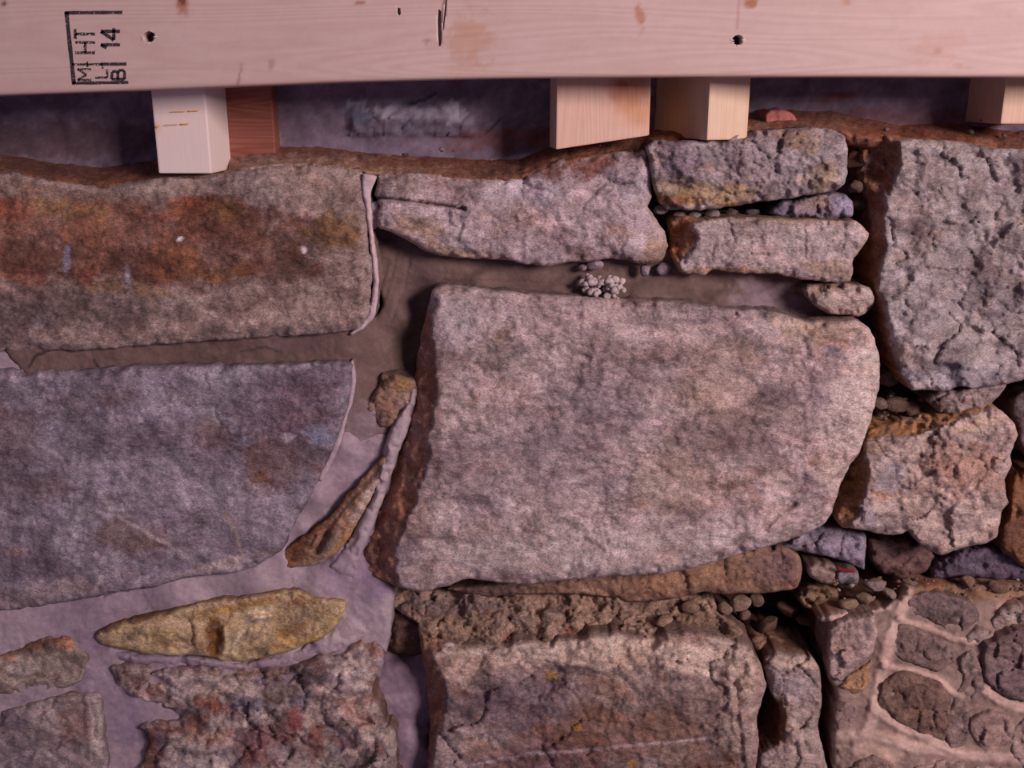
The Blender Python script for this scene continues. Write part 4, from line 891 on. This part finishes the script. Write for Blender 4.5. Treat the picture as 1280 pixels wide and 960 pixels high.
DARK = lambda b, *bl: dict(base=b, layers=[(tuple(int(x * 0.78) for x in b), 26, -0.05, 0.35, 0.6, 0.8, 1), (tuple(min(255, int(x * 1.22)) for x in b), 12, 0.1, 0.5, 0.5, 0.8, 1)], blobs=list(bl), mottle=0.3)
for pl, dd, cc in EMB:
    slab('stone', pl, d=dd + 2.5, back=-30, parent=wall, sp=2.0, rnd=7, rmm=2.8, rough=((24, 1.8), (9, 1.2)), facets=((22, 3.0),), jit=1.8, colour=DARK(cc), side=(120, 94, 82), mat=M_ROUGH, rings=4)

# ---- packing pebbles in the open joints: the ones that can be picked apart
rs = np.random.RandomState(5)
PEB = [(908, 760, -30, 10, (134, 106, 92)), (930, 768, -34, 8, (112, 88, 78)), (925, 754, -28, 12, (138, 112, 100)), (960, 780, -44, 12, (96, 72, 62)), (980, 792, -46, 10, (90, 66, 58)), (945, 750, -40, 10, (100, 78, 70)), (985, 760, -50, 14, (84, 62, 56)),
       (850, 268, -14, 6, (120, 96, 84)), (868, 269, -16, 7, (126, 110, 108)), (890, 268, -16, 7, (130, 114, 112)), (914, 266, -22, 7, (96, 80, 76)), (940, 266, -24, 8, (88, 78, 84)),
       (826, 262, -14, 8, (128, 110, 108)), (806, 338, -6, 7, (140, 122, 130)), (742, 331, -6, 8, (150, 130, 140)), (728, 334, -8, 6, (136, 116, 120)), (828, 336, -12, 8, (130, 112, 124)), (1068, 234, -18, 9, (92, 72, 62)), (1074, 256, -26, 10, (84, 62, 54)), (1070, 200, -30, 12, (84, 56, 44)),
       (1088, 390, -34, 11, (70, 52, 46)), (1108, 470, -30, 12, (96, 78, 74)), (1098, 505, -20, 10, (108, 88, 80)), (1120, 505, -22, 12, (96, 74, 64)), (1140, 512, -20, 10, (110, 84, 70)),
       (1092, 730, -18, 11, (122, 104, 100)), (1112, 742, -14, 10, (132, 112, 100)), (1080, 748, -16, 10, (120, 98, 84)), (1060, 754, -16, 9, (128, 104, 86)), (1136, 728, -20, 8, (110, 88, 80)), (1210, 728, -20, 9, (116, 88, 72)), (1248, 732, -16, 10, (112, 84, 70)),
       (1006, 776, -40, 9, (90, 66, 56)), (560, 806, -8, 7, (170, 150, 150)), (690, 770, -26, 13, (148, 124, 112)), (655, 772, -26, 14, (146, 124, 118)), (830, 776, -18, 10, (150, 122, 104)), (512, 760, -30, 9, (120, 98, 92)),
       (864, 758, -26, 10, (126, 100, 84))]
for i, (x, y, dd, r, cc) in enumerate(PEB):
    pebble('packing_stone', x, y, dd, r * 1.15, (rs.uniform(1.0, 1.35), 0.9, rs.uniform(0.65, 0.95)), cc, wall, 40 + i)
# grit too small to pick apart
B = {'v': [], 'f': []}
cl = []
for i in range(320):
    zone = rs.randint(0, 5)
    if zone == 0:
        x, y = rs.uniform(520, 900), rs.uniform(744, 806)
        dd = -44 + (y - 740) * 0.62
    elif zone == 1:
        continue
    elif zone == 2:
        x, y = rs.uniform(1040, 1280), rs.uniform(722, 750)
        dd = -16 + rs.uniform(-6, 2)
    elif zone == 3:
        x, y = rs.uniform(360, 1260), rs.uniform(150, 205)
        if x < 800 and y < 182:
            continue
        dd = -30
    else:
        x, y = rs.uniform(1100, 1160), rs.uniform(495, 540)
        dd = -24
    pebble_mesh(B, P(np.array(x), np.array(y), dd), rs.uniform(1.5, 4.5) * PXM, (1.2, 0.9, 0.8), 900 + i, [(120, 96, 84), (140, 120, 110), (96, 74, 64), (130, 92, 72)][rs.randint(4)], cl, 1)
gr = link_mesh('rubble_grit', B['v'], B['f'], M_ROUGH, wall, np.array(cl))
gr['kind'] = 'stuff'


# ------------------------------------------------------------------ top-level things
def tag(o, label, cat, group=None):
    o['label'] = label
    o['category'] = cat
    if group:
        o['group'] = group
    return o


# crumbs of mortar stuck on the joint
B = {'v': [], 'f': []}
cl = []
for i in range(90):
    s = rs.rand() < 0.55
    cx_, cy_ = (742, 356) if s else (765, 357)
    x = cx_ + rs.normal() * 6.0
    y = cy_ + 1 + rs.normal() * 6.0
    pebble_mesh(B, P(np.array(x), np.array(y), -1 + rs.uniform(-7, 8)), rs.uniform(2.6, 5.4) * PXM, (1, 1, 1), 2000 + i, (178, 158, 156), cl, 2)
tag(link_mesh('mortar_lump', B['v'], B['f'], M_MORT, None, np.array(cl)), 'crumbly grey lump of mortar stuck on the fresh joint above the largest stone', 'mortar lump')
# fragment of pink brick on the earth ledge
tag(slab('brick_fragment', [(956, 154), (957, 143), (964, 138), (976, 137), (986, 139), (994, 146), (998, 154), (990, 160), (966, 160)], d=-26, back=-54, sp=1.6, rnd=4, rmm=3, rough=((14, 1.0),), mat=M_MORT,
         colour=dict(base=(176, 104, 100), mottle=0.14), side=(160, 92, 88), side_amt=0.6, rings=4), 'salmon pink fragment of brick lying on the earth ledge right of the pale blocks', 'brick')
# red scrap in the rubble
tag(slab('plastic_scrap', ribbon_poly([(1120, 749), (1126, 751), (1134, 752), (1141, 753)], [1.5, 2.5, 2.5, 1.5]) - np.array([73, 38]) + np.array([0, 0]), d=-9, back=-12, sp=1.0, rnd=2, rmm=0.6, rough=((6, 0.5),), mat=M_MORT,
         colour=dict(base=(120, 34, 40), mottle=0.1), side=(140, 30, 36), rings=2), 'thin dark red scrap caught in the rubble under the angular pinkish stone', 'scrap')

# ------------------------------------------------------------------ timber
M_BOARD = wood_mat('spruce_board', (190, 160, 152), (204, 177, 171), 'X', ring=34, fine=700, usecol=True, wav=1.3)
M_BLOCK = wood_mat('spruce_block', (204, 176, 158), (220, 194, 178), 'Z', ring=50, fine=900, usecol=True)
M_PALE = wood_mat('pale_pine', (230, 206, 198), (234, 212, 206), 'Z', ring=60, fine=900, usecol=True, relief=0.06)
M_RED = wood_mat('red_ply', (120, 68, 58), (168, 108, 94), 'X', ring=70, fine=900, rough=0.55, usecol=True)
M_BLACK, _, _N, _L, _b = nt_mat('stamp_ink')
_b.inputs['Base Color'].default_value = (*lin((44, 34, 40)), 1)
_b.inputs['Roughness'].default_value = 0.8
M_STEEL, _, _N, _L, _b = nt_mat('dark_screw')
_b.inputs['Base Color'].default_value = (*lin((52, 46, 50)), 1)
_b.inputs['Metallic'].default_value = 0.7
_b.inputs['Roughness'].default_value = 0.5


def ink_mat(name, wear):
    m, t, N, L, b = nt_mat(name)
    tc = N.new('ShaderNodeTexCoord')
    n = N.new('ShaderNodeTexNoise')
    n.inputs['Scale'].default_value = 900
    n.inputs['Detail'].default_value = 3
    L.new(tc.outputs['Object'], n.inputs['Vector'])
    r = N.new('ShaderNodeMapRange')
    r.inputs[1].default_value = wear - 0.06
    r.inputs[2].default_value = wear + 0.06
    L.new(n.outputs['Fac'], r.inputs[0])
    mx = N.new('ShaderNodeMix')
    mx.data_type = 'RGBA'
    mx.inputs[6].default_value = (*lin((46, 34, 40)), 1)
    mx.inputs[7].default_value = (*lin((196, 164, 156)), 1)
    L.new(r.outputs[0], mx.inputs[0])
    L.new(mx.outputs[2], b.inputs['Base Color'])
    b.inputs['Roughness'].default_value = 0.8
    return m


M_INK = ink_mat('stamp_ink_worn', 0.67)
M_INKF = ink_mat('stamp_ink_faded', 0.6)

BD = 40.0          # front of the board, mm
BT = 38.0          # thickness


def ybot(px):
    return np.interp(px, [-260, -100, 0, 100, 200, 320, 430, 540, 640, 760, 900, 1080, 1280, 1400, 1560], [133, 124, 119, 115.5, 112, 107, 102.5, 99.5, 97.5, 96.5, 96, 96, 96.5, 97, 97.5])


xs_px = np.arange(-240, 1520, 3.0)
bot = P(xs_px, ybot(xs_px), BD)
bot = np.column_stack([bot[:, 0], bot[:, 1], np.convolve(np.pad(bot[:, 2], 12, mode='edge'), np.ones(25) / 25, 'valid')])
H = 0.089
# cross-section around the board: rounded arrises; (height above the bottom edge, distance behind the front face)
prof = []
rr = 0.0022
nF = 46
for k in range(5):
    a = k / 4 * math.pi / 2
    prof.append((rr - rr * math.cos(a), rr - rr * math.sin(a) if False else rr * (1 - math.sin(a))))
prof = [(rr * (1 - math.sin(a)), rr * (1 - math.cos(a))) for a in [math.pi / 2 * (1 - k / 4) for k in range(5)]]
# from bottom (h=0, y=rr) to the front face (h=rr, y=0)
prof = [(rr * (1 - math.sin(math.pi / 2 * (1 - k / 4))), rr * (1 - math.cos(math.pi / 2 * (1 - k / 4)))) for k in range(5)]
front = [(rr + (H - 2 * rr) * k / nF, 0.0) for k in range(1, nF)]
top = [(H - h, y) for h, y in prof[::-1]]
T = BT * MM
backp = [(H, T - rr), (H - rr, T), (rr, T), (0, T - rr)]
loop = prof + front + top + backp
nl = len(loop)
V = []
for b_ in bot:
    for h, y in loop:
        V.append((b_[0], b_[1] + y, b_[2] + h))
V = np.array(V)
F = []
for i in range(len(bot) - 1):
    for j in range(nl):
        k = (j + 1) % nl
        F.append((i * nl + j, i * nl + k, (i + 1) * nl + k, (i + 1) * nl + j))
F.append(list(range(nl)))
F.append([(len(bot) - 1) * nl + j for j in range(nl)][::-1])
rel = V - _C
dpt = rel @ _FW
bpx = 640 + FPX * (rel @ _RT) / dpt
bpy_ = 480 - FPX * (rel @ _UP) / dpt
p3 = np.column_stack([bpx, bpy_, np.zeros(len(V))])
cols = colourise(p3, dict(base=(248, 244, 244),
                          blobs=[(585, 60, 26, 52, 8, (230, 200, 170), 0.6), (800, 24, 7, 16, -10, (214, 170, 140), 0.8), (940, 4, 10, 8, 0, (200, 150, 110), 0.9), (1172, 64, 7, 5, -20, (214, 168, 132), 0.8), (227, 8, 9, 14, 0, (206, 150, 124), 0.8, 0.4), (228, 0, 5, 8, 0, (120, 60, 50), 0.8),
                                 (450, 4, 7, 3, 0, (190, 130, 100), 0.8), (340, 80, 6, 7, 0, (206, 190, 190), 0.7), (534, 51, 4, 3, 0, (190, 178, 180), 0.7), (6, 4, 6, 3, 0, (90, 60, 60), 0.9), (300, 92, 2, 14, 10, (196, 176, 172), 0.7), (1170, 60, 40, 20, -30, (246, 226, 214), 0.5), (545, 88, 60, 26, 10, (255, 252, 252), 0.6), (1060, 3, 10, 4, 0, (226, 190, 160), 0.7), (1200, 82, 16, 4, 10, (226, 190, 176), 0.5)],
                          lines=[([(556, 0), (553, 20), (549, 44)], 3, (120, 62, 48), 0.8), ([(924, 0), (922, 36)], 2.5, (214, 180, 174), 0.6)], mottle=0.05), 900)
hh = np.tile(np.array([h for h, y in loop]), len(bot))
ek = (1 - sstep(0.0, 0.0035, np.minimum(hh, H - hh)))[:, None] * 0.45
cols = cols * (1 - ek) + cols * lin((196, 186, 170)) * ek
board = link_mesh('timber_board', V, F, M_BOARD, None, cols)
bm = bmesh.new()
bm.from_mesh(board.data)
bmesh.ops.recalc_face_normals(bm, faces=bm.faces)
bm.to_mesh(board.data)
bm.free()
board.data.polygons.foreach_set('use_smooth', [True] * len(board.data.polygons))
tag(board, 'long pale softwood board with black stamp and screw holes across the top', 'board')

# screw holes and the split: real cuts in the board
cut = bmesh.new()
HOLES = [(186, 46, 7.2), (922, 50, 6.6)]


def spike(cx, cy, prof2, depth):
    """a cutter: outline polygon prof2 (px) pushed depth mm into the front face"""
    fr = P(np.array([p[0] for p in prof2]), np.array([p[1] for p in prof2]), BD)
    a = [cut.verts.new((v[0], v[1] - 0.004, v[2])) for v in fr]
    b = [cut.verts.new((v[0], v[1] + depth * MM, v[2])) for v in fr]
    n = len(a)
    for i in range(n):
        j = (i + 1) % n
        cut.faces.new((a[i], a[j], b[j], b[i]))
    cut.faces.new(a[::-1])
    cut.faces.new(b)


for hx, hy, hr in HOLES:
    spike(hx, hy, [(hx + hr * math.cos(t) * (1 + 0.08 * math.sin(3 * t + hx)), hy + hr * 0.95 * math.sin(t)) for t in np.linspace(0, 2 * math.pi, 22)[:-1]], 14)
spike(0, 0, [(548, 11), (551, 14), (551.5, 28), (552, 44), (551, 57), (548.5, 58), (547.5, 44), (547, 26)], 6)
spike(0, 0, [(497, 9), (500, 11), (501, 17), (499, 20), (496.5, 16)], 5)
spike(0, 0, [(555, 18), (557, -2), (559, -2), (557, 18), (554, 38), (553, 38)], 3)
bmesh.ops.recalc_face_normals(cut, faces=cut.faces)
cme = bpy.data.meshes.new('cut')
cut.to_mesh(cme)
cut.free()
co = bpy.data.objects.new('cut', cme)
COL.objects.link(co)
md = board.modifiers.new('b', 'BOOLEAN')
md.object = co
md.operation = 'DIFFERENCE'
md.solver = 'EXACT'
bpy.context.view_layer.update()
dg = bpy.context.evaluated_depsgraph_get()
nm = bpy.data.meshes.new_from_object(board.evaluated_get(dg))
board.modifiers.clear()
board.data = nm
nm.name = 'timber_board'
bpy.data.objects.remove(co)
# splintered rims and the screws at the bottom of the holes
for i, (hx, hy, hr) in enumerate(HOLES):
    B = {'v': [], 'f': []}
    cl = []
    r_ = np.random.RandomState(i)
    for k in (0, 8, 7, 13, 4):
        t = k / 16 * 2 * math.pi
        x = hx + (hr + 0.6) * math.cos(t)
        y = hy + (hr + 0.6) * math.sin(t)
        big = 1.5 if abs(math.sin(t)) < 0.45 or math.sin(t) > 0.7 else 0.8
        pebble_mesh(B, P(np.array(x), np.array(y), BD + 0.1), 1.0 * big * PXM, (2.0, 0.4, 0.6), 30 + k + i * 50, (226, 200, 194), cl, 1)
    link_mesh('splintered_rim', B['v'], B['f'], M_MORT, board, np.array(cl))
    c0 = P(np.array(hx + 0.8), np.array(hy + 0.6), BD) + np.array([0, 0.0115, 0])
    t = bmesh.new()
    bmesh.ops.create_cone(t, cap_ends=True, segments=18, radius1=hr * 0.78 * PXM, radius2=hr * 0.6 * PXM, depth=0.004, matrix=Matrix.Rotation(math.pi / 2, 4, 'X'))
    vv = np.array([v.co for v in t.verts]) + c0
    ff = [[v.index for v in f.verts] for f in t.faces]
    t.free()
    link_mesh('screw', vv, ff, M_STEEL, board, smooth=False)


# stamp: frame and letters lie on the face
def face_pt(px, py, lift=0.12, d=BD):
    return P(np.asarray(px, float), np.asarray(py, float), d + lift)


def strokes(name, lines, mat, parent, d=BD):
    bmv, bmf = [], []
    for (x0, y0, x1, y1, w) in lines:
        n = 6
        dx, dy = x1 - x0, y1 - y0
        L_ = math.hypot(dx, dy)
        nx_, ny_ = -dy / L_ * w / 2, dx / L_ * w / 2
        b0 = len(bmv)
        for k in range(n + 1):
            t = k / n
            wob = 1 + 0.12 * math.sin(k * 2.3 + x0)
            for sgn in (1, -1):
                for lift in (0.12, -0.3):
                    bmv.append(face_pt(x0 + dx * t + sgn * nx_ * wob, y0 + dy * t + sgn * ny_ * wob, lift, d).tolist())
        for k in range(n):
            a = b0 + 4 * k
            c = a + 4
            bmf += [(a, a + 2, c + 2, c), (a + 1, c + 1, c + 3, a + 3), (a, c, c + 1, a + 1), (a + 2, a + 3, c + 3, c + 2)]
        e = b0 + 4 * n
        bmf += [(b0, b0 + 1, b0 + 3, b0 + 2), (e, e + 2, e + 3, e + 1)]
    return link_mesh(name, bmv, bmf, mat, parent, smooth=False)


strokes('stamp_frame', [(81, 16, 153, 15.5, 4.2), (83, 15, 92.5, 105, 5.0), (90.5, 104, 160.5, 103, 4.0), (126, 80.3, 158, 80, 4.0)], M_INK, board)
strokes('stamp_frame', [(90, 80.5, 128, 80.3, 2.8), (109, 77, 109.5, 84, 2.2), (128, 81, 128.5, 86, 2.2)], M_INKF, board)


def letter(segs, ox, oy, wid, hei, lw, mat, nm):
    """letters read upwards: their own x runs up the picture, their own y runs to the left"""
    out = []
    for (u0, v0, u1, v1) in segs:
        out.append((ox - v0 * hei, oy - u0 * wid, ox - v1 * hei, oy - u1 * wid, lw))
    return strokes(nm, out, mat, board)


LH = [(0, 0, 0, 1), (1, 0, 1, 1), (0, 0.5, 1, 0.5)]
LT = [(0.5, 0, 0.5, 1), (0, 1, 1, 1)]
L1 = [(0.5, 0, 0.5, 1), (0.1, 0.7, 0.5, 1)]
L4 = [(0.72, 0, 0.72, 1), (0.72, 1, 0, 0.32), (0, 0.32, 1, 0.32)]
LM = [(0, 0, 0, 1), (0, 1, 0.5, 0.35), (0.5, 0.35, 1, 1), (1, 1, 1, 0)]
LL = [(0, 0, 0, 1), (0, 0, 1, 0)]
LB = [(0, 0, 0, 1), (0, 1, 0.75, 0.95), (0.75, 0.95, 0.85, 0.75), (0.85, 0.75, 0.7, 0.53), (0, 0.52, 0.7, 0.53), (0.7, 0.53, 1.0, 0.3), (1.0, 0.3, 0.85, 0.03), (0.85, 0.03, 0, 0)]
letter(LH, 119, 66, 13, 25, 3.6, M_INKF, 'stamp_letter')
letter(LT, 119, 49, 13, 25, 3.8, M_INKF, 'stamp_letter')
letter(L1, 150, 61, 10, 24, 4.0, M_INK, 'stamp_numeral')
letter(L4, 150, 50, 15, 24, 4.2, M_INK, 'stamp_numeral')
letter(LM, 114, 100, 13.5, 17, 2.8, M_INKF, 'stamp_letter')
letter(LL, 134, 97, 10.5, 15, 3.0, M_INKF, 'stamp_letter')
letter(LB, 156, 99, 12, 16.5, 3.6, M_INK, 'stamp_letter')


# wooden blocks standing on the stones behind the board
def block(name, fl, fr, d_front, depth, yb, yt, mat, yaw=0.0, tint=(248, 240, 236), blobs=(), lines=(), slope=0.0, label='', cat='wood block'):
    """front face from pixel column fl to fr (at the bottom row yb), d_front mm proud, depth mm deep, turned by yaw about its front edge at fr"""
    a = P(np.array(fl), np.array(yb), d_front)
    b = P(np.array(fr), np.array(yb + slope), d_front)
    top_ = P(np.array((fl + fr) / 2), np.array(yt), d_front)
    w = b[0] - a[0]
    hgt = top_[2] - a[2]
    t = bmesh.new()
    bmesh.ops.create_cube(t, size=1.0)
    for v in t.verts:
        v.co = Vector((v.co.x * w, v.co.y * depth * MM, v.co.z * hgt))
    bmesh.ops.bevel(t, geom=t.edges[:], offset=0.0012, segments=2, affect='EDGES', profile=0.6)
    bmesh.ops.subdivide_edges(t, edges=[e for e in t.edges if e.calc_length() > 0.004], cuts=14, use_grid_fill=True)
    v = np.array([x.co for x in t.verts])
    v[:, 2] += (v[:, 0] / w) * (b[2] - a[2]) * (v[:, 2] < 0) * 1.0
    # pivot at the front right edge
    piv = np.array([w / 2, -depth * MM / 2, 0])
    cz, sz = math.cos(yaw), math.sin(yaw)
    q = v - piv
    q = np.column_stack([q[:, 0] * cz - q[:, 1] * sz, q[:, 0] * sz + q[:, 1] * cz, q[:, 2]])
    v = q + np.array([b[0], b[1], (a[2] + hgt / 2)])
    ff = [[x.index for x in f.verts] for f in t.faces]
    t.free()
    rel = v - _C
    dp = rel @ _FW
    p3 = np.column_stack([640 + FPX * (rel @ _RT) / dp, 480 - FPX * (rel @ _UP) / dp, np.zeros(len(v))])
    cols = colourise(p3, dict(base=tint, blobs=list(blobs), lines=list(lines), mottle=0.06), 700)
    o = link_mesh(name, v, ff, mat, None, cols, smooth=False)
    return tag(o, label, cat)


M_AMBER, _, _N, _L, _b = nt_mat('amber_stain')
_b.inputs['Base Color'].default_value = (*lin((226, 168, 92)), 1)
_b.inputs['Roughness'].default_value = 0.7
YT = 40
post = block('wood_block', 197, 264.5, 1.5, 46, 217, YT, M_PALE, -0.05, (255, 252, 252), blobs=[(222, 139, 28, 1.6, -2, (226, 168, 90), 0.7, 0.3), (240, 138.5, 10, 2.0, 0, (226, 150, 60), 0.8, 0.3), (197, 157, 6, 2, 0, (230, 160, 50), 0.9, 0.3), (230, 154.5, 8, 1.6, 0, (226, 140, 50), 0.9, 0.3), (252, 141, 10, 1.4, 0, (230, 180, 120), 0.6)],
      label='pale square wood block standing alone under the stamped end of the board', cat='wood block')
for ln in ([(236, 138.6, 248, 138.2, 1.4)], [(214, 139.4, 232, 139.0, 0.7)], [(194.6, 157.5, 200, 157.2, 2.0)], [(227, 154.8, 236, 154.4, 1.8)], [(206, 155.8, 224, 155.2, 0.7)]):
    strokes('amber_streak', ln, M_AMBER, post, d=2.6)
block('wood_block', 283, 345, -42, 22, 198, YT + 30, M_RED, 0.0, (236, 226, 220), label='reddish brown plywood block behind the pale block under the stamp')
block('wood_block', 694, 812, -4, 34, 178, YT, M_BLOCK, 0.1, (250, 230, 226), slope=-17, blobs=[(785, 112, 34, 24, -30, (214, 140, 90), 0.7, 0.3), (800, 140, 26, 24, 0, (226, 176, 130), 0.6, 0.3), (778, 104, 10, 8, 0, (170, 90, 60), 0.6, 0.3)], label='tilted knotty wood block left in the pair near the middle')
block('wood_block', 876, 934, 1.5, 80, 174.5, YT, M_BLOCK, 0.36, (252, 240, 226), blobs=[(840, 140, 30, 60, 0, (222, 188, 128), 0.35, 0.2)], label='narrow pale wood block turned edge on, right in the pair near the middle')
block('wood_block', 1251, 1312, 1.5, 66, 155, YT, M_BLOCK, -0.02, (250, 234, 220), label='wood block at the far right, cut off by the picture edge')
